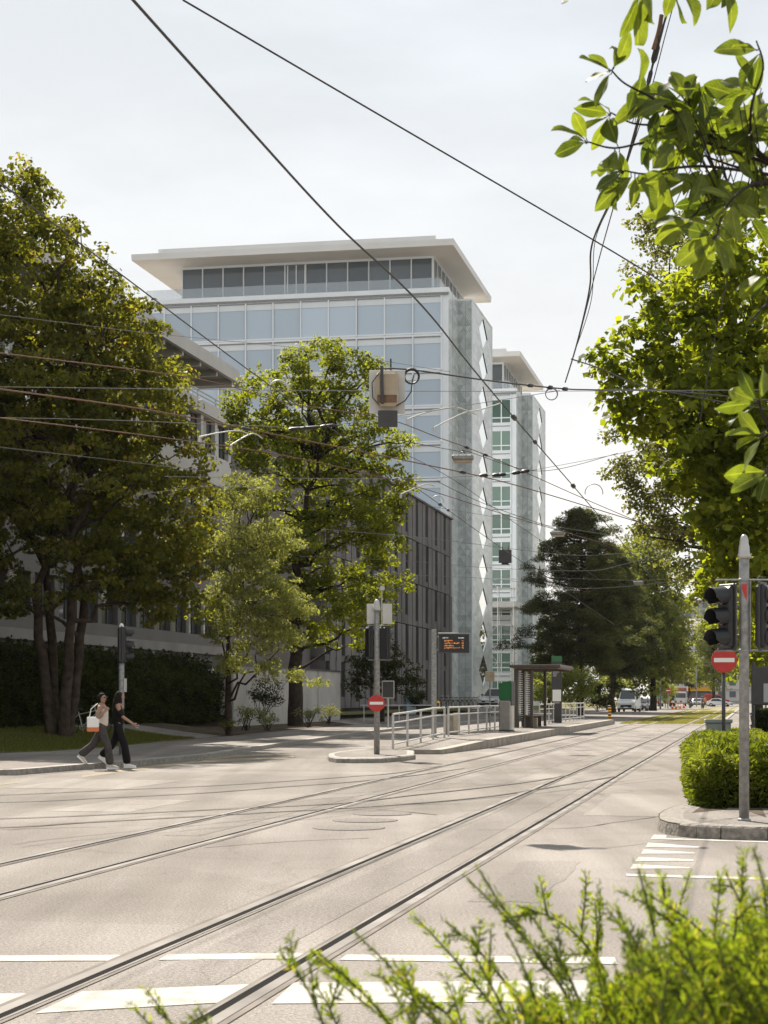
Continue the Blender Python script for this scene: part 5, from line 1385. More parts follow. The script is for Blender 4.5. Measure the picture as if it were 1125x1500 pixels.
# ================================================================ overhead lines
def resample(pts, n=10): return smooth([tuple(p) for p in pts], n) if len(pts) > 2 else [Vector(pts[0]).lerp(Vector(pts[1]), i / n) for i in range(n + 1)]
def wire(label, pts, r, m, name='overhead_wire', sag=0., group='wires over the junction', extra=None):
    """pts: (px, py, depth) -> real points in the air over the street"""
    q = [Vector(p) for p in resample([P(*p) for p in pts])]
    n = len(q) - 1
    for i, p in enumerate(q): p.z -= sag * 4 * (i / n) * (1 - i / n)
    b = MB(); b.tube(q, r, 6)
    if extra:
        for (t, rr, L_) in extra:                       # insulators and clamps strung on the wire
            i = min(int(t * n), n - 1); a = q[i].lerp(q[i + 1], t * n - i); d = (q[i + 1] - q[i]).normalized()
            b.tube([a - d * L_ / 2, a - d * L_ * .3, a + d * L_ * .3, a + d * L_ / 2], [rr * .5, rr, rr, rr * .5], 7, 1)
    return tag(b.build(name, [m, M['black']]), label, 'overhead wire', group)
def line_wire(label, u, z, v0, v1, r, m, extra=()):
    pts = []; span = 30
    k = int((v1 - v0) / 3)
    for i in range(k + 1):
        v = v0 + (v1 - v0) * i / k; ph = ((v - v0) % span) / span
        pts.append(S(u + .25 * math.sin(v * math.pi / span), v, z + .0 - .05 * 4 * ph * (1 - ph)))
    b = MB(); b.tube(pts, r, 6)
    for v in extra:
        a = S(u + .25 * math.sin(v * math.pi / span), v, z); b.tube([a + S(0, -.16), a + S(0, -.06), a + S(0, .06), a + S(0, .16)], [.012, .035, .035, .012], 7)
    return tag(b.build('contact_wire', m), label, 'overhead wire', 'wires over the junction')
def at_h(pts, h): return [(x, y, F * h / (HY - y)) for x, y in pts]
wire('long black contact wire crossing from the top edge above the nearer tram track', at_h([(100, -110), (195, 0), (350, 172), (495, 330), (620, 450), (730, 585), (890, 770), (960, 852), (1010, 912)], 3.67), .0085, M['wire'], 'contact_wire', extra=((.64, .035, .3), (.66, .03, .2), (.70, .04, .3), (.735, .03, .2)))
wire('black contact wire above the further tram track in front of the big maple', [(-120, 165, 13.9), (0, 267, 15.9), (200, 419, 19.4), (393, 563, 24.75), (540, 666, 30), (656, 747, 39.4), (760, 820, 52), (900, 915, 95)], .0075, M['wire'], 'contact_wire', extra=((.70, .035, .3), (.715, .03, .2)))
W = M['wire']; ST = M['wire_steel']; CO = M['wire_copper']
wire('thick black span wire from the top edge down to the right-hand trees', [(268, 0, 15), (550, 165, 17), (870, 352, 20), (975, 416, 21.5)], .0085, W)
wire('hanging black cable bundle descending behind the magnolia leaves', [(990, -20, 15.6), (965, 60, 16), (940, 160, 16.4), (912, 255, 17), (868, 355, 20), (864, 420, 20.4), (846, 500, 21), (828, 560, 26)], .010, W, 'hanging_cable', extra=((.17, .028, .18), (.22, .02, .14)))
wire('second thinner cable twisted beside the hanging bundle', [(982, -20, 15.8), (972, 40, 16), (941, 150, 16.3), (908, 270, 17), (880, 370, 20), (862, 440, 20.5), (848, 495, 21)], .006, W, 'hanging_cable')
wire('third thin cable of the hanging bundle, slack beside the others', [(994, -20, 15.7), (975, 50, 16), (948, 150, 16.4), (905, 275, 17), (872, 352, 20), (866, 440, 20.5), (840, 520, 22)], .0045, W, 'hanging_cable')
wire('short rusty cable splice hanging behind the top magnolia leaves', [(969, 22, 16), (965, 45, 16), (957, 72, 16)], .02, M['rust'], 'hanging_cable')
wire('black cable from the hanging bundle into the lime tree', [(837, 526, 24), (880, 540, 26), (960, 570, 30), (1125, 600, 36)], .010, W)
wire('black feeder cable from the detector box across the further tower', [(555, 540, 24.4), (605, 542, 24.6), (720, 558, 26), (820, 569, 28), (870, 571, 29), (980, 573, 31), (1160, 590, 34)], .011, W, extra=((.42, .03, .2), (.47, .035, .16), (.52, .03, .2)))
wire('straight pale span wire at the height of the detector box', [(-60, 566, 29), (600, 573, 29), (1160, 571, 29)], .005, ST)
wire('copper double wire curving across the big maple towards the dark pine', [(-60, 560, 25), (0, 570, 26), (220, 601, 29), (400, 636, 32), (620, 680, 36), (760, 712, 40), (965, 774, 46), (1100, 815, 50)], .012, CO, extra=((.40, .03, .3), (.63, .035, .3)))
wire('upper copper wire across the big maple and the bright street tree', [(-60, 506, 25), (0, 517, 26), (290, 555, 30), (420, 590, 33), (560, 612, 36), (640, 640, 38), (720, 670, 41), (850, 728, 45), (960, 775, 49)], .0095, CO, extra=((.70, .035, .25), (.74, .03, .2)))
wire('lower copper wire across the big maple', [(-60, 603, 27), (0, 612, 28), (230, 640, 32), (420, 668, 36), (600, 710, 40), (760, 760, 46), (900, 800, 52)], .0095, CO)
wire('pale span wire just below the copper double wire', [(-60, 611, 33), (150, 615, 33), (380, 624, 33), (470, 625, 33), (720, 588, 34), (820, 572, 34)], .0055, ST, extra=((.54, .03, .3), (.575, .03, .5), (.61, .03, .3)))
wire('thin pale wire high across the big maple to the nearer glass tower', [(-60, 455, 33), (0, 461, 34), (220, 488, 37), (420, 508, 40), (520, 522, 42), (660, 545, 44)], .0055, ST)
wire('thin pale wire across the lower maple crown', [(-60, 645, 40), (0, 655, 40), (150, 672, 42), (300, 690, 44)], .0055, ST)
wire('pale span wire with black insulators in front of the dark concrete office', [(240, 698, 46), (480, 701, 46), (600, 701, 46), (700, 697, 46), (760, 692, 46), (905, 665, 46), (960, 650, 46)], .006, ST, extra=((.52, .05, .22), (.585, .05, .22), (.61, .05, .22), (.66, .05, .22), (.68, .05, .22)))
wire('thin drooping wire in front of the honey locust', [(195, 726, 44), (330, 712, 44), (480, 730, 46)], .005, ST)
wire('span wire holding the nearest hanging street lamp', [(560, 640, 56), (672, 661, 58), (684, 661, 58), (790, 690, 60), (905, 664, 62)], .010, W)
wire('span wire holding the middle hanging street lamp', [(590, 735, 82), (817, 772, 85), (1000, 800, 88)], .009, ST)
wire('pale span wire in front of the pine tops', [(470, 775, 70), (640, 790, 70), (820, 812, 72), (905, 811, 73), (1020, 800, 74)], .009, ST)
wire('sagging pale span wire between the two towers and the pine', [(440, 815, 76), (600, 822, 76), (720, 832, 77), (860, 836, 78), (920, 825, 79), (1040, 795, 80)], .009, ST)
wire('lowest pale span wire across the nearer tower flank', [(600, 842, 90), (720, 848, 90), (860, 862, 92), (1000, 850, 94)], .009, ST)
wire('span wire holding the furthest hanging street lamp', [(780, 845, 130), (935, 850, 134), (1020, 845, 136)], .011, ST)
wire('thin wire crossing the further tower towards the pine', [(640, 705, 50), (720, 742, 52), (860, 790, 56), (960, 826, 60)], .009, W)
wire('thin black wire slanting down inside the lime tree', [(1090, 300, 18), (1050, 480, 19), (1022, 635, 20)], .005, W)
wire('long thin wire slanting over the nearer tower foot', [(540, 640, 44), (660, 700, 50), (760, 770, 60), (880, 850, 76)], .008, W)
# bare bent pull-off arms
def arm(label, pts, r=.014, m=None): 
    q = [Vector(p) for p in resample([P(*p) for p in pts], 6)]
    b = MB(); b.tube(q, r, 7); b.tube([q[0] + Vector((0, 0, -.10)), q[0]], .03, 7); return tag(b.build('pull_off_arm', m or M['pale']), label, 'pull-off arm', 'bent arms steadying the wires')
arm('upper bent white arm in front of the nearer glass tower', [(597, 614, 36), (625, 604, 36.4), (662, 597, 37), (680, 600, 37.2), (697, 607, 37.5)])
arm('lower bent white arm in front of the nearer glass tower', [(636, 626, 37), (660, 614, 37.4), (682, 604, 37.8), (704, 600, 38.2), (735, 590, 38.6)])
arm('bent white arm between the big maple and the bright street tree', [(292, 640, 34), (320, 634, 34.3), (350, 631, 34.6), (366, 637, 35)], .012)
arm('bent white arm on the bright street tree', [(338, 652, 36), (358, 640, 36.2), (372, 635, 36.4), (384, 642, 36.6)], .012)
arm('bent white arm in front of the dark concrete office', [(587, 724, 46), (610, 714, 46.5), (625, 709, 47), (636, 712, 47.3)], .015)
def ring(label, px, py, Y, rpx, half=False, m=None, lw=.012):
    c = P(px, py, Y); r_ = rpx / F * Y; b = MB()
    a0, a1 = (R(-10), R(190)) if half else (R(0), R(360)); n = 22
    for k in range(1 if half else 2): b.tube([c + Vector((math.cos(a0 + (a1 - a0) * i / n) * r_ * (1 - .06 * k), .03 * k, math.sin(a0 + (a1 - a0) * i / n) * r_ * (1 - .1 * k))) for i in range(n + 1)], lw, 6)
    return tag(b.build('cable_loop', m or M['wire']), label, 'cable loop', 'cable loops on the wires')
ring('black cable coil beside the detector box', 603, 551, 24.5, 11)
ring('small grey coil under the feeder cable beside the further tower', 808, 577, 28, 9, m=ST, lw=.006)
ring('bowed jumper cable arching above the crossing wires near the pine top', 870, 722, 44, 13, True, M['pale'])
ring('bowed jumper cable above the dark concrete office corner', 641, 735, 48, 9, True, M['pale'])
ring('bowed jumper cable in the crown of the bright street tree', 408, 571, 34, 14, True, M['pale'], .016)
# block insulator in front of the bright tree
# detector box hung on the wire
c = P(567, 574, 24.4); dbx = thing('detector_box', 'beige detector box with grey plates hanging on the wires', 'detector box', (c.x, 24.4, c.z - .2))
b = MB(); b.box(-.24, .24, .06, .09, -.08, .50, 0, bev=.01); b.build('back_plate', M['pale'], dbx)
b = MB(); b.box(-.15, .15, -.10, .05, .0, .46, 0, bev=.04); b.box(-.13, .13, -.12, -.1, .04, .14, 1, bev=.005); b.build('housing', [M['beige'], M['rust']], dbx)
b = MB(); b.box(-.12, .14, -.02, .01, -.27, -.05, 0, bev=.005); b.build('lower_plate', M['darkgrey'], dbx)
b = MB(); b.tube([(-.07, -.13, .52), (-.07, -.13, .3), (-.06, -.13, .02)], .022, 8); b.tube([(-.1, -.12, .44), (-.2, -.12, .3), (-.19, -.12, .1), (-.1, -.12, .0)], .008, 6); b.tube([(.05, .1, .5), (.05, .1, .66)], .012, 6)
b.tube([(.12, -.05, .0), (.24, -.02, .08), (.32, 0, .2), (.34, 0, .36), (.36, 0, .43)], .009, 6); b.build('cable', M['darkgrey'], dbx)
# hanging street lamps
def hang_lamp(label, px, py, Y, w):
    c = P(px, py, Y); t = thing('hanging_lamp', label, 'street lamp', (c.x, Y, c.z), R(-8), 'street lamps hung over the road')
    b = MB(); b.box(-w / 2, w / 2, -.2, .2, 0, .2, 0, bev=.06); b.build('housing', M['galv'], t)
    b = MB(); b.box(-w / 2 + .05, w / 2 - .05, -.17, .17, -.06, -.001, 0, bev=.02); b.build('diffuser', M['beige'], t)
    b = MB(); b.tube([(-.06, 0, .2), (-.06, 0, .28), (.06, 0, .28), (.06, 0, .2)], .02, 6); b.build('hanger', M['darkgrey'], t)
hang_lamp('nearest hanging street lamp, in front of the nearer tower flank', 678, 675, 58, .68)
hang_lamp('middle hanging street lamp, above the dark pine', 817, 784, 85, .70)
hang_lamp('furthest hanging street lamp, against the pale green tree', 935, 855, 134, .72)

c = P(740, 815, 60); t = thing('hanging_plate', 'dark grey square plate hung on the wires before the windows of the further tower', 'sign', (c.x, 60, c.z))
b = MB(); b.box(-.21, .21, -.02, .02, -.22, .22, 0, bev=.015); b.build('plate', M['darkgrey'], t)
b = MB(); b.box(-.12, .12, -.03, .03, -.27, -.221, 0, bev=.01); b.tube([(-.1, 0, .22), (-.1, 0, .34)], .012, 5); b.tube([(.1, 0, .22), (.1, 0, .34)], .012, 5); b.build('clamp', M['black'], t)

# ================================================================ people
M['skin'] = mat('skin', (.33, .185, .125), .55, 0, .4)
M['hair_dark'] = mat('dark_hair', (.012, .009, .007), .8, 0, .15)
M['cloth_black'] = mat('black_cloth', (.010, .010, .011), .85, 0, .2, .3, 20, .4, 60)
M['cloth_grey'] = mat('grey_trouser_cloth', (.065, .058, .056), .85, 0, .2, .25, 14, .4, 60)
M['cloth_beige'] = mat('beige_knit', (.30, .215, .16), .9, 0, .2, .2, 30, .6, 90)
M['cloth_pale'] = mat('pale_top', (.55, .49, .43), .85)
def skin_obj(name, nodes, edges, m, parent, sub=2, root=0):
    """nodes: name -> (xyz, radius)"""
    keys = list(nodes); ix = {k: i for i, k in enumerate(keys)}
    me = bpy.data.meshes.new(name); me.from_pydata([nodes[k][0] for k in keys], [(ix[a], ix[b_]) for a, b_ in edges], [])
    o = bpy.data.objects.new(name, me); COL.objects.link(o); o.parent = parent
    md = o.modifiers.new('Skin', 'SKIN'); md.use_smooth_shade = True
    sv = me.skin_vertices[0].data
    for k in keys:
        r_ = nodes[k][1]; sv[ix[k]].radius = r_ if hasattr(r_, '__len__') else (r_, r_)
        sv[ix[k]].use_root = (ix[k] == root)
    s = o.modifiers.new('Sub', 'SUBSURF'); s.levels = sub; s.render_levels = sub
    me.materials.append(m); return o
def hand(nodes, edges, pre, wrist, d, palm_n, curl=.4, s=1.):
    """palm and five bent fingers growing from the wrist along d"""
    d = Vector(d).normalized(); n = Vector(palm_n); n = (n - d * n.dot(d)).normalized(); side = d.cross(n)
    w = Vector(wrist); pm = w + d * .055 * s
    nodes[pre + 'palm'] = (tuple(pm), (.034 * s, .018 * s)); edges.append((pre + 'wrist', pre + 'palm'))
    for i, (off_, L_) in enumerate(((.03, .062), (.010, .072), (-.010, .066), (-.028, .052))):
        k0 = pm + d * .035 * s + side * off_ * s
        k1 = k0 + (d * math.cos(curl) + n * math.sin(curl)) * L_ * .5 * s; k2 = k1 + (d * math.cos(curl * 2.2) + n * math.sin(curl * 2.2)) * L_ * .5 * s
        for j, (q, rr) in enumerate(((k0, .0095), (k1, .0085), (k2, .0065))): nodes[f'{pre}f{i}{j}'] = (tuple(q), rr * s)
        edges += [(pre + 'palm', f'{pre}f{i}0'), (f'{pre}f{i}0', f'{pre}f{i}1'), (f'{pre}f{i}1', f'{pre}f{i}2')]
    t0 = w + d * .03 * s + side * .035 * s + n * .01; t1 = t0 + (d * .7 + side * .5 + n * .4).normalized() * .05 * s
    nodes[pre + 't0'] = (tuple(t0), .011 * s); nodes[pre + 't1'] = (tuple(t1), .008 * s); edges += [(pre + 'palm', pre + 't0'), (pre + 't0', pre + 't1')]
def head_parts(t, c, yaw, hair_m, skin_m, long_hair=False, glasses=False):
    """face details around a head centred at c, facing yaw (0 = +x)"""
    Mx = Matrix.Translation(c) @ rotm('Z', yaw)
    def ell(b, p, r, n=12, mi=0):
        prof = [(max(.001, math.sin(math.pi * i / n)), -math.cos(math.pi * i / n)) for i in range(n + 1)]
        b.lathe(prof, 14, mi, Mx @ Matrix.Translation(p) @ Matrix.Diagonal((*r, 1)))
    b = MB(); ell(b, (-.036, 0, .034), (.080, .077, .080))
    if long_hair:
        ell(b, (-.07, 0, -.08), (.075, .10, .17)); ell(b, (-.10, .0, -.24), (.075, .125, .22)); ell(b, (-.03, -.075, -.10), (.05, .03, .14)); ell(b, (-.03, .075, -.10), (.05, .03, .14))
    else: ell(b, (-.115, 0, .02), (.045, .045, .05))
    b.build('hair', hair_m, t)
    b = MB()
    if glasses:
        for s_ in (-1, 1): b.box(.072, .098, s_ * .033 - .028, s_ * .033 + .028, .0, .034, 0, Mx, bev=.008); b.tube([Mx @ Vector((.085, s_ * .06, .022)), Mx @ Vector((.0, s_ * .08, .02))], .004, 5)
        b.box(.09, .1, -.008, .008, .018, .026, 0, Mx); b.build('sunglasses', M['black'], t)
    else:
        for s_ in (-1, 1): ell(b, (.083, s_ * .032, .012), (.008, .012, .007))
        b.build('eye', M['black'], t)
    b = MB(); ell(b, (.083, 0, -.048), (.010, .024, .009)); b.build('mouth', mat('lip', (.27, .10, .08), .5), t)
def shoe(t, heel, toe, m, sole):
    h, e = Vector(heel), Vector(toe); d = (e - h); L_ = d.length; d.normalize()
    up = Vector((0, 0, 1)); up = (up - d * up.dot(d)).normalized(); sd = d.cross(up)
    Mx = Matrix((( d.x, sd.x, up.x, h.x), (d.y, sd.y, up.y, h.y), (d.z, sd.z, up.z, h.z), (0, 0, 0, 1)))
    b = MB(); pl = [(-.05, -.03), (.0, -.038), (L_ * .55, -.045), (L_ * .9, -.035), (L_, 0), (L_ * .9, .035), (L_ * .55, .045), (0, .038), (-.05, .03)]
    b.prism(pl, .0, .028, 1, Mx); b.prism([(x * .97, y * .95) for x, y in pl], .028, [.10, .11, .075, .055, .05, .055, .075, .11, .10], 0, Mx)
    return b.build('shoe', [m, sole], t)
def person(label, p, pose, mats, head_yaw, long_hair, glasses, scale=1.):
    t = thing('person', label, 'person', p); t.scale = (scale,) * 3
    q = pose; nd = {}; ed = []
    nd['pelvis'] = (q['pelvis'], (.10, .16)); nd['waist'] = (q['waist'], (.08, .08)); nd['chest'] = (q['chest'], (.10, .16)); nd['neckb'] = (q['neckb'], .058)
    nd['neck'] = (q['neck'], .048); hc = Vector(q['head']); dx = Vector((math.cos(head_yaw), math.sin(head_yaw), 0))
    nd['jaw'] = (tuple(hc + dx * .012 + Vector((0, 0, -.065))), (.060, .056)); nd['skull'] = (tuple(hc + Vector((0, 0, .01))), (.083, .075)); nd['crown'] = (tuple(hc - dx * .01 + Vector((0, 0, .075))), (.055, .05))
    nd['nose'] = (tuple(hc + dx * .10 + Vector((0, 0, -.018))), .011)
    ed += [('pelvis', 'waist'), ('waist', 'chest'), ('chest', 'neckb'), ('neckb', 'neck'), ('neck', 'jaw'), ('jaw', 'skull'), ('skull', 'crown'), ('skull', 'nose')]
    for s in 'ab':
        nd[s + 'sh'] = (q[s + 'sh'], .056); nd[s + 'el'] = (q[s + 'el'], .040); nd[s + 'wrist'] = (q[s + 'wr'], (.027, .022))
        ed += [('neckb', s + 'sh'), (s + 'sh', s + 'el'), (s + 'el', s + 'wrist')]
        hand(nd, ed, s, q[s + 'wr'], Vector(q[s + 'wr']) - Vector(q[s + 'el']), q.get(s + 'palm', (1, 0, 0)), q.get(s + 'curl', .5))
        nd[s + 'hip'] = (q[s + 'hip'], .088); nd[s + 'kn'] = (q[s + 'kn'], .058); nd[s + 'an'] = (q[s + 'an'], .038); nd[s + 'toe'] = (q[s + 'toe'], .03)
        ed += [('pelvis', s + 'hip'), (s + 'hip', s + 'kn'), (s + 'kn', s + 'an'), (s + 'an', s + 'toe')]
    skin_obj('body', nd, ed, M['skin'], t)
    # trousers
    tn = {'w': (q['waist'], (.115, .115)), 'p': (q['pelvis'], (.15, .15))}; te = [('w', 'p')]
    for s in 'ab':
        hip, kn, an = Vector(q[s + 'hip']), Vector(q[s + 'kn']), Vector(q[s + 'an'])
        tn[s + '0'] = (tuple(hip), .105); tn[s + '1'] = (tuple(hip.lerp(kn, .55)), .097); tn[s + '2'] = (tuple(kn), .088); tn[s + '3'] = (tuple(kn.lerp(an, .55)), .094); tn[s + '4'] = (tuple(kn.lerp(an, 1.02)), .105)
        te += [('p', s + '0'), (s + '0', s + '1'), (s + '1', s + '2'), (s + '2', s + '3'), (s + '3', s + '4')]
    skin_obj('trousers', tn, te, mats['legs'], t, root=1)
    tn = {'a': (tuple(Vector(q['waist']) - Vector((0, 0, .16))), (.155, .155)), 'w': (q['waist'], (.125, .125)), 'c': (q['chest'], (.158, .158)), 'n': (tuple(Vector(q['neckb']) - Vector((0, 0, .03))), (.115, .115))}
    skin_obj('top', tn, [('a', 'w'), ('w', 'c'), ('c', 'n')], mats['top'], t)
    if mats.get('sleeve'):
        for s in mats['sleeve_arms']:
            sh_, el, wr = Vector(q[s + 'sh']), Vector(q[s + 'el']), Vector(q[s + 'wr'])
            a0 = Vector(q['neckb']).lerp(sh_, .55) if mats['sleeve_full'] else sh_.lerp(el, .25)
            sn = {'0': (tuple(a0), .072), '1': (tuple(sh_.lerp(el, .6)), .066), '2': (tuple(el), .060)}
            se = [('0', '1'), ('1', '2')]
            if mats['sleeve_len'] > 1: sn['3'] = (tuple(el.lerp(wr, .8)), .046); se.append(('2', '3'))
            skin_obj('sleeve', sn, se, mats['sleeve'], t)
    head_parts(t, hc, head_yaw, M['hair_dark'], M['skin'], long_hair, glasses)
    for s in 'ab': shoe(t, Vector(q[s + 'an']) - Vector((0, 0, .075)) + Vector(q[s + 'foot']) * -.03, Vector(q[s + 'an']) - Vector((0, 0, .075)) + Vector(q[s + 'foot']) * .20, mats['shoe'], M['signwhite'])
    return t
Y1 = 40.2
x1 = P(149, 1127, Y1).x
poseA = dict(pelvis=(0, 0, .93), waist=(.02, 0, 1.07), chest=(.015, 0, 1.26), neckb=(0, 0, 1.40), neck=(.01, 0, 1.46), head=(.03, -.01, 1.565),
             ash=(-.02, -.165, 1.36), ael=(-.07, -.215, 1.10), awr=(.10, -.20, 1.27), apalm=(0, 1, .3), acurl=.9,
             bsh=(.03, .165, 1.36), bel=(.05, .20, 1.10), bwr=(.04, .17, .86), bpalm=(1, 0, 0),
             ahip=(.0, -.09, .90), akn=(.15, -.09, .50), aan=(.20, -.09, .085), atoe=(.33, -.09, .03), afoot=(1, 0, -.02),
             bhip=(.0, .09, .90), bkn=(-.20, .09, .54), ban=(-.50, .09, .30), btoe=(-.46, .09, .16), bfoot=(.72, 0, -.70))
person('woman in beige sleeves, grey wide trousers and sunglasses stepping off the kerb', (x1, Y1, .005), poseA,
       dict(legs=M['cloth_grey'], top=M['cloth_pale'], sleeve=M['cloth_beige'], sleeve_arms='ab', sleeve_full=False, sleeve_len=2, shoe=M['cloth_pale']), R(-38), False, True)
# tote bag on her hip
bg_ = thing('tote_bag', 'white and orange tote bag at the hip of the woman in grey trousers', 'bag', (x1 - .16, Y1 - .20, .83), R(-6))
b = MB(); b.box(-.13, .13, -.05, .05, .09, .33, 0, bev=.02); b.build('upper_bag', M['signwhite'], bg_)
b = MB(); b.box(-.131, .131, -.051, .051, .0, .095, 0, bev=.02); b.build('orange_band', mat('orange_print', (.62, .17, .07), .7), bg_)
b = MB(); b.tube([(-.08, 0, .32), (-.04, -.01, .5), (.10, .02, .62), (.12, .05, .5), (.08, .0, .32)], .011, 6); b.build('strap', M['signwhite'], bg_)
Y2 = 40.7; x2 = P(173, 1125, Y2).x
poseB = dict(pelvis=(0, 0, .95), waist=(.01, 0, 1.09), chest=(.01, 0, 1.29), neckb=(.0, 0, 1.43), neck=(.02, 0, 1.49), head=(.05, .02, 1.60),
             ash=(.02, -.17, 1.38), ael=(.14, -.22, 1.14), awr=(.36, -.20, .99), apalm=(0, .5, 1), acurl=.7,
             bsh=(-.02, .17, 1.38), bel=(-.10, .22, 1.12), bwr=(-.06, .18, .90), bpalm=(1, 0, 0),
             ahip=(0, -.09, .92), akn=(.16, -.09, .50), aan=(.22, -.09, .085), atoe=(.35, -.09, .03), afoot=(1, 0, 0),
             bhip=(0, .09, .92), bkn=(-.12, .09, .54), ban=(-.40, .09, .26), btoe=(-.34, .09, .10), bfoot=(.78, 0, -.62))
person('woman with long black hair, all in black, reaching one arm forward', (x2, Y2, .005), poseB,
       dict(legs=M['cloth_black'], top=M['cloth_black'], sleeve=M['cloth_black'], sleeve_arms='ab', sleeve_full=True, sleeve_len=0, shoe=M['signwhite']), R(20), True, False)
cp = thing('phone', 'small pale phone in the outstretched hand of the woman in black', 'phone', (x2 + .452, Y2 - .205, .905), R(10))
b = MB(); b.box(-.036, .036, -.035, .035, 0, .012, 0, bev=.004); b.build('phone_body', M['pale'], cp)
b = MB(); b.box(-.03, .03, -.03, .03, .0125, .0145, 0); b.build('screen', M['black'], cp)

# riders and road workers far down the street: small figures with a body, clothing and helmet
def far_person(label, p, top, ride=False, group='people far down the street'):
    t = thing('person', label, 'person', p, 0, group)
    nd = {'pelvis': ((0, 0, .92), .12), 'chest': ((0, 0, 1.28), .15), 'neck': ((0, 0, 1.46), .055), 'head': ((0, 0, 1.60), .095), 'crown': ((0, 0, 1.68), .06)}
    ed = [('pelvis', 'chest'), ('chest', 'neck'), ('neck', 'head'), ('head', 'crown')]
    for s, k in ((-1, 'a'), (1, 'b')):
        nd[k + 's'] = ((s * .19, 0, 1.36), .06); nd[k + 'e'] = ((s * .24, -.08 if ride else .0, 1.1), .045); nd[k + 'h'] = ((s * .25, -.42 if ride else -.1, 1.02 if ride else .86), .035)
        nd[k + 'k'] = ((s * .14, -.3 if ride else -.03, .62 if ride else .5), .07); nd[k + 'f'] = ((s * .14, -.12 if ride else .06, .26 if ride else .06), .05)
        ed += [('chest', k + 's'), (k + 's', k + 'e'), (k + 'e', k + 'h'), ('pelvis', k + 'k'), (k + 'k', k + 'f')]
    skin_obj('body', nd, ed, M['skin'], t, 1)
    skin_obj('jacket', {'p': ((0, 0, .88), .15), 'c': ((0, 0, 1.26), .18), 'n': ((0, 0, 1.42), .1)}, [('p', 'c'), ('c', 'n')], top, t, 1)
    if ride: b = MB(); b.lathe([(.11, 1.56), (.125, 1.64), (.09, 1.74), (.01, 1.77)], 12); b.build('helmet', M['darkgrey'], t)
    skin_obj('trousers', {'p': ((0, 0, .9), .14), **{k + i: v for k, s in (('a', -1), ('b', 1)) for i, v in (('k', ((s * .14, -.3 if ride else -.03, .62 if ride else .5), .085)), ('f', ((s * .14, -.12 if ride else .06, .3 if ride else .1), .07)))}}, [('p', 'ak'), ('ak', 'af'), ('p', 'bk'), ('bk', 'bf')], M['cardark'], t, 1)
    return t
def scooter(label, p):
    t = thing('scooter', label, 'scooter', p, 0, 'scooters far down the street')
    for y in (-.62, .62):
        b = MB(); b.lathe([(.1, -.06), (.25, -.05), (.26, 0), (.25, .05), (.1, .06)], 14, 0, Matrix.Translation((0, y, .26)) @ rotm('Y', R(90))); b.build('wheel', M['tyre'], t)
    b = MB(); b.box(-.2, .2, -.1, .75, .35, .78, 0, bev=.1); b.box(-.18, .18, -.55, -.1, .22, .34, 0, bev=.03); b.box(-.22, .22, -.62, -.5, .3, .95, 0, bev=.05); b.build('body', M['cardark'], t)
    b = MB(); b.tube([(-.32, -.42, 1.02), (0, -.5, 1.0), (.32, -.42, 1.02)], .02, 6); b.build('handlebar', M['black'], t)
    b = MB(); b.box(-.08, .08, -.66, -.62, .78, .9, 0, bev=.02); b.build('headlight', M['lamp'], t)
for px, Y, lab in ((1011, 275, 'left'), (1029, 262, 'right')):
    far_person('helmeted rider on the scooter left of the pale oncoming car' if lab == 'left' else 'helmeted rider on the scooter right of the pale oncoming car', on(px, Y, 0), M['cardark'] if lab == 'left' else M['darkgrey'], True)
    scooter('dark scooter left of the pale oncoming car' if lab == 'left' else 'dark scooter right of the pale oncoming car', on(px, Y, 0))
far_person('road worker in an orange jacket in front of the lorries', on(985, 300), M['orange'])
far_person('road worker in an orange jacket standing at the yellow kiosk', on(1033, 300), M['orange'])

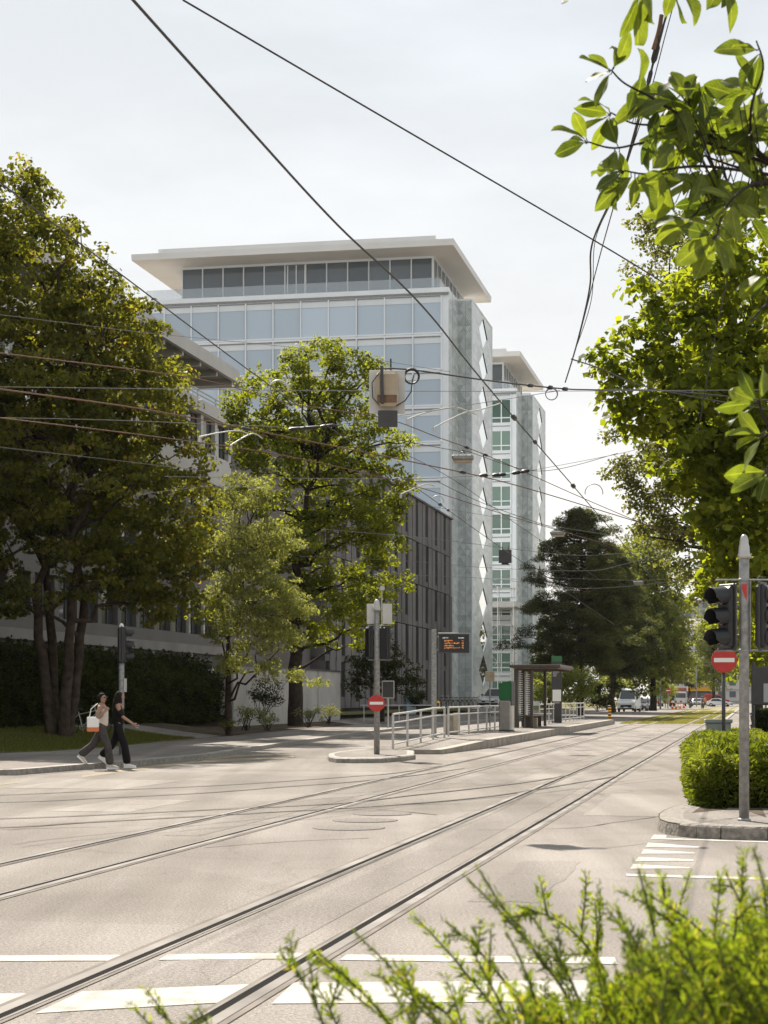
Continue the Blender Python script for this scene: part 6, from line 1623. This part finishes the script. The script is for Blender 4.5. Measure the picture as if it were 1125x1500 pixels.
# ================================================================ foreground plants
# yew hedge in front of the camera: real shoots with two ranks of needles
LM['needle'] = leaf_mat('yew_needle', (.055, .088, .014), (.205, .26, .036), .5, .4, (1.9, 1.85, .5), (.32, .29, .06))
def yew_shoots(label, shoots, base, name='yew_hedge'):
    rt = thing(name, label, 'hedge', base)
    pos, nrm, drs, szs = [], [], [], []
    st = MB()
    def shoot(p0, d0, L_, bend, depth=0, side=.3):
        k = max(6, int(L_ / .0085)); p = Vector(p0); d = Vector(d0).normalized(); pts = [p.copy()]
        step = L_ / k
        sd0 = d.cross(Vector((RNG.normal(), RNG.normal(), .3))).normalized()
        for i in range(k):
            d = (d + Vector(bend) * step * 2.2 + Vector((RNG.normal(), RNG.normal(), RNG.normal())) * .025).normalized()
            p = p + d * step; pts.append(p.copy())
            t = i / k
            if t > .12 or depth:
                sd = (sd0 - d * sd0.dot(d)).normalized(); up = d.cross(sd)
                for rep in range(2):
                    for s_ in (-1, 1):
                        a = RNG.uniform(-1.0, 1.0); q = sd * s_ * math.cos(a) + up * math.sin(a)
                        nd = (q * .8 + d * RNG.uniform(.5, 1.1)).normalized()
                        ln = .0195 * (1 - .5 * t ** 3) * RNG.uniform(.7, 1.2)
                        pos.append(p + nd * ln * .5 + d * step * RNG.uniform(0, 1)); drs.append(nd); nrm.append(up + Vector((RNG.normal(), RNG.normal(), RNG.normal())) * .35); szs.append(ln)
            if depth < 1 and i > 2 and RNG.uniform() < side * .5 and t < .9:
                sd = (sd0 * random.choice((-1, 1)) + Vector((0, 0, .25))).normalized()
                shoot(p, d * .75 + sd * .75, L_ * (1 - t) * RNG.uniform(.2, .5) + .035, bend, depth + 1)
        st.tube(pts, [.0019 * (1 - .7 * i / k) + .0006 for i in range(k + 1)] if depth == 0 else [.0014 * (1 - .6 * i / k) + .0005 for i in range(k + 1)], 5, cap=False)
    for s in shoots: shoot(*s)
    o = leaf_cloud('foliage', np.array(pos) - np.array(base), unit(np.array(nrm)), np.array(szs), LM['needle'], rt, .20, dirs=np.array(drs), jitter=.05, fold=.1)
    stm = st.build('stems', mat('yew_stem', (.10, .12, .03), .7, 0, .3, .4, 60), rt)
    stm.location = tuple(-Vector(base))
    return rt
sh_ = []
B = lambda px, py, Y: P(px, py, Y)
for (tip, root, Y) in (((740, 1248), (840, 1480), 2.5), ((705, 1262), (800, 1420), 2.55), ((824, 1285), (890, 1430), 2.7), ((548, 1346), (660, 1520), 2.4), ((500, 1388), (600, 1540), 2.5), ((428, 1400), (500, 1560), 2.35),
                       ((622, 1328), (740, 1500), 2.6), ((610, 1390), (690, 1540), 2.3), ((1022, 1252), (1045, 1450), 2.3), ((1050, 1268), (1075, 1450), 2.35), ((1088, 1254), (1090, 1440), 2.6), ((1096, 1270), (1110, 1420), 2.5),
                       ((935, 1292), (985, 1460), 2.4), ((965, 1298), (1010, 1450), 2.6), ((1000, 1290), (1030, 1440), 2.7), ((1122, 1265), (1125, 1420), 2.1), ((670, 1320), (760, 1470), 2.7), ((790, 1335), (850, 1470), 2.5),
                       ((860, 1350), (900, 1500), 2.3), ((760, 1360), (800, 1510), 2.3), ((700, 1380), (760, 1530), 2.4), ((560, 1430), (640, 1560), 2.2), ((480, 1440), (520, 1570), 2.5), ((640, 1440), (700, 1570), 2.2),
                       ((206, 1472), (290, 1580), 2.3), ((232, 1480), (330, 1600), 2.5), ((318, 1490), (330, 1580), 2.4), ((915, 1330), (950, 1480), 2.3), ((1060, 1330), (1080, 1480), 2.2)):
    a, c = B(*root, Y + RNG.uniform(-.05, .25)), B(*tip, Y); L_ = (c - a).length
    sh_.append((a, c - a, L_, (-.35 + RNG.normal() * .2, 0, -.1), 0, .16))
for k in range(460):
    px = 1150 - 640 * RNG.uniform() ** 1.8; top = np.interp(px, [470, 560, 700, 800, 900, 1000, 1150], [1590, 1560, 1500, 1455, 1410, 1380, 1350]) + 170 * RNG.uniform() - 10
    Y = RNG.uniform(2.0, 3.1); L_ = RNG.uniform(.08, .2)
    tip = B(px, top, Y); d = Vector((RNG.normal() * .35 - .35, RNG.normal() * .4, 1.)).normalized()
    sh_.append((tip - d * L_, d, L_, (RNG.normal() * .4, RNG.normal() * .3, RNG.normal() * .2), 0, .3))
for k in range(150):                                    # the rest of the hedge out of the frame
    Y = RNG.uniform(1.9, 3.2); x = RNG.uniform(.25, 1.6); d = Vector((RNG.normal() * .4, RNG.normal() * .4, 1.)).normalized()
    sh_.append((Vector((x, Y, RNG.uniform(.82, .95))), d, RNG.uniform(.1, .16), (0, 0, 0)))
yew_shoots('loose yew hedge with long yellow green shoots close to the camera', sh_, (.4, 2.5, .0))
b = MB(); b.box(.1, 1.6, 2.2, 3.0, .0, .92, 0, bev=.15)  # solid core box added inside this hedge too, to block light
o = b.build('light_block_core', M['hedge_core']); o.parent = bpy.data.objects['yew_hedge.003'] if 'yew_hedge.003' in bpy.data.objects else None
FORE = [q for q in bpy.data.objects if q.get('label', '').startswith('loose yew hedge')][0]
o.parent = FORE; o.location = -Vector(FORE.location)

# magnolia twigs reaching in from the right
LM['magn'] = leaf_mat('magnolia_leaf', (.034, .058, .010), (.105, .142, .024), .5, .36, (2.5, 2.35, .7), None, .4)
def vein_nodes(m):
    nt = m.node_tree; N = nt.nodes; L = nt.links
    ramp = [n for n in N if n.type == 'VALTORGB'][0]; out = [l for l in L if l.from_node == ramp]; tos = [l.to_socket for l in out]
    a1 = N.new('ShaderNodeAttribute'); a1.attribute_name = 'midrib'; a2 = N.new('ShaderNodeAttribute'); a2.attribute_name = 'along'
    ml = N.new('ShaderNodeMath'); ml.operation = 'MULTIPLY'; ml.inputs[1].default_value = 9; L.new(a2.outputs['Fac'], ml.inputs[0])
    fr_ = N.new('ShaderNodeMath'); fr_.operation = 'PINGPONG'; fr_.inputs[1].default_value = .5; L.new(ml.outputs[0], fr_.inputs[0])
    g = N.new('ShaderNodeMapRange'); g.inputs['From Min'].default_value = .06; g.inputs['From Max'].default_value = 0; L.new(fr_.outputs[0], g.inputs['Value'])
    g2 = N.new('ShaderNodeMapRange'); g2.inputs['From Min'].default_value = .80; g2.inputs['From Max'].default_value = .95; L.new(a1.outputs['Fac'], g2.inputs['Value'])
    mxx = N.new('ShaderNodeMath'); mxx.operation = 'MAXIMUM'; L.new(g.outputs[0], mxx.inputs[0]); L.new(g2.outputs[0], mxx.inputs[1])
    sc = N.new('ShaderNodeMath'); sc.operation = 'MULTIPLY'; sc.inputs[1].default_value = .45; L.new(mxx.outputs[0], sc.inputs[0])
    tcx = N.new('ShaderNodeTexCoord'); nz_ = N.new('ShaderNodeTexNoise'); nz_.inputs['Scale'].default_value = 35; nz_.inputs['Detail'].default_value = 5; L.new(tcx.outputs['Object'], nz_.inputs['Vector'])
    rr_ = N.new('ShaderNodeValToRGB'); rr_.color_ramp.elements[0].position = .3; rr_.color_ramp.elements[1].position = .7; rr_.color_ramp.elements[0].color = (.68, .66, .6, 1); rr_.color_ramp.elements[1].color = (1.15, 1.12, 1.1, 1); L.new(nz_.outputs['Fac'], rr_.inputs['Fac'])
    mm = N.new('ShaderNodeMix'); mm.data_type = 'RGBA'; mm.blend_type = 'MULTIPLY'; mm.inputs['Factor'].default_value = 1; L.new(ramp.outputs['Color'], mm.inputs['A']); L.new(rr_.outputs['Color'], mm.inputs['B'])
    mc = N.new('ShaderNodeMix'); mc.data_type = 'RGBA'; L.new(sc.outputs[0], mc.inputs['Factor']); L.new(mm.outputs['Result'], mc.inputs['A']); mc.inputs['B'].default_value = (.26, .28, .07, 1)
    for t in tos: L.new(mc.outputs['Result'], t)
vein_nodes(LM['magn'])
LEAF_PROF = [(t, max(.02, (math.sin(math.pi * min(1, t ** 1.25)) ** .8) * (1 - .12 * t))) for t in (0, .06, .14, .24, .35, .46, .57, .68, .78, .87, .94, .98, 1.)]
def big_leaf(buf, base, d, n, L_, W_, curl):
    d = d.normalized(); n = (n - d * n.dot(d)).normalized(); s = d.cross(n); rows = []
    prof = LEAF_PROF
    kf = random.choice((.1, .15, .25, .4, .65)); tw = random.uniform(-.35, .35)
    o = len(buf[0])
    for t, w in prof:
        c = base + d * L_ * t - n * curl * L_ * t * t + Vector((0, 0, -.06)) * L_ * t * t
        fold = kf * W_ * w; wave = .05 * W_ * math.sin(t * 9 + o)
        for q in (-1, -.5, 0, .5, 1): buf[0].append(c + s * q * W_ * .5 * w * (1 - .25 * kf) + n * q * tw * W_ * t * .6 + n * (abs(q) * fold * .5 + (wave if abs(q) == 1 else 0)))
    for i in range(len(prof) - 1):
        for j in range(4): buf[1].append((o + i * 5 + j, o + i * 5 + j + 1, o + (i + 1) * 5 + j + 1, o + (i + 1) * 5 + j)); buf[2].append(len(buf[2]) // (4 * (len(LEAF_PROF) - 1)))
def magnolia(label, twigs, trunk):
    rt = thing('magnolia_tree', label, 'tree', trunk)
    b0 = Vector(trunk); buf = ([], [], []); st = MB(); lv = []
    for (path, leaves) in twigs:
        pts = [P(*q) for q in path]; fine = [Vector(q) for q in resample(pts, 6)]
        n = len(fine); st.tube([q - b0 for q in fine], [.0045 * (1 - .75 * (1 - i / n)) + .0012 for i in range(n)], 7)
        for (px, py, ang, ln, wd) in leaves:
            Yb = min(fine, key=lambda q: ((CX + F * q.x / q.y) - px) ** 2 + ((HY - F * (q.z - EYE) / q.y) - py) ** 2)
            base = P(px, py, Yb.y + RNG.uniform(-.06, .06)); a = R(ang)
            d = Vector((math.cos(a), RNG.uniform(-.7, .7), math.sin(a)))
            nn = Vector((RNG.normal() * .75, -.75, RNG.normal() * .65 + .35))
            L_ = ln / F * base.y; big_leaf(buf, base - b0, d, nn, L_, L_ * wd, RNG.uniform(-.12, .42))
            st.tube([Yb - b0, (Yb.lerp(base, .5)) - b0 + Vector((0, 0, -.004)), base - b0], .0016, 5)
    me = bpy.data.meshes.new('crown'); me.from_pydata([tuple(v) for v in buf[0]], [], buf[1]); me.polygons.foreach_set('use_smooth', [True] * len(buf[1]))
    at = me.attributes.new('leafvar', 'FLOAT', 'FACE'); rv = RNG.uniform(0, 1, len(buf[1]) // (4 * (len(LEAF_PROF) - 1)) + 2); at.data.foreach_set('value', [float(rv[i // (4 * (len(LEAF_PROF) - 1))]) for i in range(len(buf[1]))])
    rb = me.attributes.new('midrib', 'FLOAT', 'POINT'); rb.data.foreach_set('value', [(1., .0, .0)[min(2, abs(i % 5 - 2))] for i in range(len(buf[0]))])
    al = me.attributes.new('along', 'FLOAT', 'POINT'); tt = [q[0] for q in LEAF_PROF]; al.data.foreach_set('value', [tt[(i // 5) % len(LEAF_PROF)] - .30 * abs(i % 5 - 2) / 2 for i in range(len(buf[0]))])
    me.materials.append(LM['magn']); o = bpy.data.objects.new('crown', me); COL.objects.link(o); o.parent = rt
    # limbs back to the trunk outside the frame
    for (path, _) in twigs:
        e = P(*path[-1]) - b0; limb(st, e, Vector((0, 0, min(e.z * .8, 2.6))), .006, .03, .3, 6, 7)
    limb(st, (0, 0, -.1), (0, 0, 2.9), .085, .05, .1, 6, 10); limb(st, (0, 0, 2.8), (.1, .1, 4.6), .05, .015, .2, 5, 8)
    st.build('trunk', M['bark_dark'], rt); return rt
def rosette(cx, cy, dirs, ln=58, wd=.53): return [(cx + math.cos(R(a)) * 6, cy - math.sin(R(a)) * 6, a, ln * random.uniform(.62, 1.12), wd * random.uniform(.85, 1.15)) for a in dirs]
tw = [
 ([(895, 102, 5.5), (915, 122, 5.5), (955, 143, 5.55), (1000, 170, 5.6), (1060, 200, 5.7), (1180, 260, 5.8)], rosette(897, 104, (165, 190, 145, 235, 75, 60)) + rosette(932, 128, (75, 250)) + rosette(962, 146, (200, 330, 60)) + rosette(1012, 175, (85, 110, 20, 250, 200))),
 ([(895, 165, 5.6), (925, 180, 5.6), (960, 184, 5.6), (1010, 190, 5.7), (1080, 215, 5.8), (1180, 260, 5.8)], rosette(896, 166, (175, 200, 130, 215, 240)) + rosette(928, 178, (85, 60, 20)) + rosette(965, 186, (140, 300, 245)) + rosette(1020, 196, (100, 60, 320, 230))),
 ([(862, 208, 5.5), (900, 217, 5.5), (950, 208, 5.6), (1020, 205, 5.7), (1180, 260, 5.8)], rosette(862, 208, (120, 150, 190, 165)) + rosette(905, 217, (250, 100, 230, 290)) + rosette(950, 209, (265, 75, 30))),
 ([(915, 250, 5.4), (950, 255, 5.45), (990, 246, 5.5), (1050, 245, 5.6), (1180, 265, 5.8)], rosette(914, 250, (150, 172, 195, 215, 240)) + rosette(930, 256, (270, 300, 215)) + rosette(975, 250, (250, 280, 200, 330)) + rosette(1030, 246, (260, 225, 300, 120))),
 ([(1050, 345, 5.3), (1060, 310, 5.35), (1085, 280, 5.4), (1120, 265, 5.6), (1180, 262, 5.8)], rosette(1046, 345, (170, 215, 285, 300, 250)) + rosette(1075, 295, (230, 200, 260, 320, 150)) + rosette(1108, 270, (240, 270, 300, 210, 120))),
 ([(1008, 150, 5.6), (1010, 165, 5.6), (1030, 190, 5.7), (1090, 225, 5.8), (1180, 262, 5.8)], rosette(1006, 150, (108, 75, 130, 178, 40, 20, 250)) + rosette(1060, 205, (70, 110, 150, 20, 300))),
 ([(1108, 60, 5.4), (1118, 100, 5.5), (1100, 160, 5.6), (1110, 220, 5.7), (1180, 262, 5.8)], rosette(1114, 75, (170, 160, 260, 240)) + rosette(1104, 130, (120, 150, 200, 230, 280)) + rosette(1104, 190, (160, 190, 220, 250, 330, 20))),
 ([(930, -6, 5.3), (960, -25, 5.3), (1060, -60, 5.5), (1180, -40, 5.7)], rosette(938, -12, (250, 265, 285)) + rosette(990, -25, (250, 275, 300)) + rosette(1062, -30, (260, 240, 290)) + rosette(850, -8, (200,), 30)),
 ([(1112, 585, 4.9), (1118, 610, 5.0), (1140, 640, 5.1), (1190, 660, 5.3)], rosette(1110, 590, (120, 150, 185, 215, 70)) + rosette(1118, 640, (170, 200, 230, 140)) + rosette(1126, 690, (180, 205, 250, 230))),
 ([(1100, 470, 5.3), (1130, 440, 5.4), (1190, 400, 5.6)], rosette(1125, 400, (215, 245, 200), 48)),
]
extra_l = []
for k in range(56):
    cx, cy = RNG.uniform(985, 1150), RNG.uniform(120, 345)
    if cy > 300 and cx < 1010: continue
    extra_l += rosette(cx, cy, tuple(RNG.uniform(150, 330, 2)), 58)
tw.append(([(1000, 215, 5.75), (1050, 235, 5.8), (1100, 250, 5.9), (1180, 265, 5.9)], extra_l[:56]))
tw.append(([(1030, 300, 5.55), (1070, 280, 5.6), (1120, 270, 5.7), (1180, 265, 5.9)], extra_l[56:]))
outside = []
for k in range(90): outside += rosette(RNG.uniform(1190, 1750), RNG.uniform(-420, 420), tuple(RNG.uniform(0, 360, 3)), 58)
tw.append(([(1240, -250, 5.4), (1300, 0, 5.7), (1420, 180, 5.8)], outside[:135])); tw.append(([(1680, -200, 6.0), (1560, 100, 6.1), (1450, 250, 5.9)], outside[135:]))
magnolia('magnolia branch with large backlit oval leaves reaching into the sky at the top right', tw, (1.95, 5.8, .1))
VEIL=7.0; SKY_S=.07; SUN_S=5.0; EXPO=1.0; HAZE=.00004
# ================================================================ light, air, camera
w = bpy.data.worlds.new('World'); scene.world = w; w.use_nodes = True
nt = w.node_tree; N = nt.nodes; L = nt.links
bg = N['Background']
sky = N.new('ShaderNodeTexSky'); sky.sky_type = 'NISHITA'; sky.sun_disc = False
SUN_EL, SUN_AZ = R(46), R(-19)                   # azimuth from +Y towards +X
sky.sun_elevation = SUN_EL; sky.sun_rotation = SUN_AZ
sky.air_density = 1.0; sky.dust_density = 2.2; sky.ozone_density = 1.0; sky.altitude = 250
# thin veil of high cloud over the blue
tc = N.new('ShaderNodeTexCoord'); mp = N.new('ShaderNodeMapping'); mp.inputs['Scale'].default_value = (1.2, 1.2, 4.0)
L.new(tc.outputs['Generated'], mp.inputs['Vector'])
nz = N.new('ShaderNodeTexNoise'); nz.inputs['Scale'].default_value = 1.6; nz.inputs['Detail'].default_value = 7; nz.inputs['Roughness'].default_value = .55; nz.inputs['Distortion'].default_value = .4
L.new(mp.outputs[0], nz.inputs['Vector'])
rp = N.new('ShaderNodeValToRGB'); rp.color_ramp.elements[0].position = .3; rp.color_ramp.elements[1].position = .72
rp.color_ramp.elements[0].color = (.86, .86, .86, 1); rp.color_ramp.elements[1].color = (.96, .96, .96, 1)
L.new(nz.outputs['Fac'], rp.inputs['Fac'])
# the veil is whiter and warmer low down, thinner and bluer higher up
sp = N.new('ShaderNodeSeparateXYZ'); L.new(tc.outputs['Generated'], sp.inputs[0])
vr = N.new('ShaderNodeValToRGB'); e = vr.color_ramp.elements
e[0].position = .02; e[0].color = (1.14, 1.09, 1.0, 1); e[1].position = .34; e[1].color = (.80, .838, .862, 1)
k = e.new(.16); k.color = (.97, .968, .95, 1)
L.new(sp.outputs['Z'], vr.inputs['Fac'])
vm = N.new('ShaderNodeMix'); vm.data_type = 'RGBA'; vm.blend_type = 'MULTIPLY'; vm.inputs['Factor'].default_value = 1
L.new(vr.outputs['Color'], vm.inputs['A']); vm.inputs['B'].default_value = (VEIL, VEIL, VEIL, 1)
mx = N.new('ShaderNodeMix'); mx.data_type = 'RGBA'
L.new(rp.outputs['Color'], mx.inputs['Factor']); L.new(sky.outputs['Color'], mx.inputs['A']); L.new(vm.outputs['Result'], mx.inputs['B'])
cm = N.new('ShaderNodeMapping'); cm.inputs['Scale'].default_value = (2.6, 2.6, 9.0); cm.inputs['Location'].default_value = (3.1, .7, .2); L.new(tc.outputs['Generated'], cm.inputs[0])
cn = N.new('ShaderNodeTexNoise'); cn.inputs['Scale'].default_value = 2.0; cn.inputs['Detail'].default_value = 8; cn.inputs['Roughness'].default_value = .58; L.new(cm.outputs[0], cn.inputs['Vector'])
cr = N.new('ShaderNodeMapRange'); cr.inputs['From Min'].default_value = .38; cr.inputs['From Max'].default_value = .68; cr.inputs['To Min'].default_value = .985; cr.inputs['To Max'].default_value = 1.10; L.new(cn.outputs['Fac'], cr.inputs['Value'])
cx = N.new('ShaderNodeVectorMath'); cx.operation = 'SCALE'; L.new(mx.outputs['Result'], cx.inputs[0]); L.new(cr.outputs[0], cx.inputs['Scale'])
L.new(cx.outputs[0], bg.inputs['Color']); bg.inputs['Strength'].default_value = SKY_S

sd = bpy.data.lights.new('sun', 'SUN'); sd.energy = SUN_S; sd.angle = R(.55); sd.color = (1.0, .925, .82)
so = bpy.data.objects.new('sun', sd); COL.objects.link(so)
to_sun = Vector((math.sin(SUN_AZ) * math.cos(SUN_EL), math.cos(SUN_AZ) * math.cos(SUN_EL), math.sin(SUN_EL)))
so.rotation_euler = to_sun.to_track_quat('Z', 'Y').to_euler(); so.location = (0, 0, 60)

# summer haze: one closed box of thin even air round the street
if HAZE > 0:
    b = MB(); b.box(-420, 420, -30, 760, -1.1, 60, 0)
    hm = bpy.data.materials.new('haze_air'); hm.use_nodes = True; hn = hm.node_tree
    hn.nodes.remove(hn.nodes['Principled BSDF']); pv = hn.nodes.new('ShaderNodeVolumePrincipled')
    pv.inputs['Color'].default_value = (.93, .94, .93, 1); pv.inputs['Density'].default_value = HAZE; pv.inputs['Anisotropy'].default_value = .2
    hn.links.new(pv.outputs[0], hn.nodes['Material Output'].inputs['Volume'])
    hz = b.build('haze', hm); hz['kind'] = 'stuff'

cd = bpy.data.cameras.new('camera'); co = bpy.data.objects.new('camera', cd); COL.objects.link(co)
cd.sensor_fit = 'VERTICAL'; cd.sensor_height = 36; cd.sensor_width = 27; cd.lens = 36 * F / 1500
cd.shift_y = (HY - 750) / 1500; cd.shift_x = 0
cd.clip_start = .1; cd.clip_end = 4000
co.location = (0, 0, EYE); co.rotation_euler = (R(90), 0, 0)
cd.dof.use_dof = True; cd.dof.focus_distance = 60; cd.dof.aperture_fstop = 14
scene.camera = co
scene.view_settings.view_transform = 'Standard'; scene.view_settings.look = 'None'
scene.view_settings.exposure = EXPO; scene.view_settings.gamma = 1
scene.cycles.use_denoising = True
scene.cycles.max_bounces = 8; scene.cycles.transparent_max_bounces = 8; scene.cycles.transmission_bounces = 4

scene.cycles.volume_bounces = 0
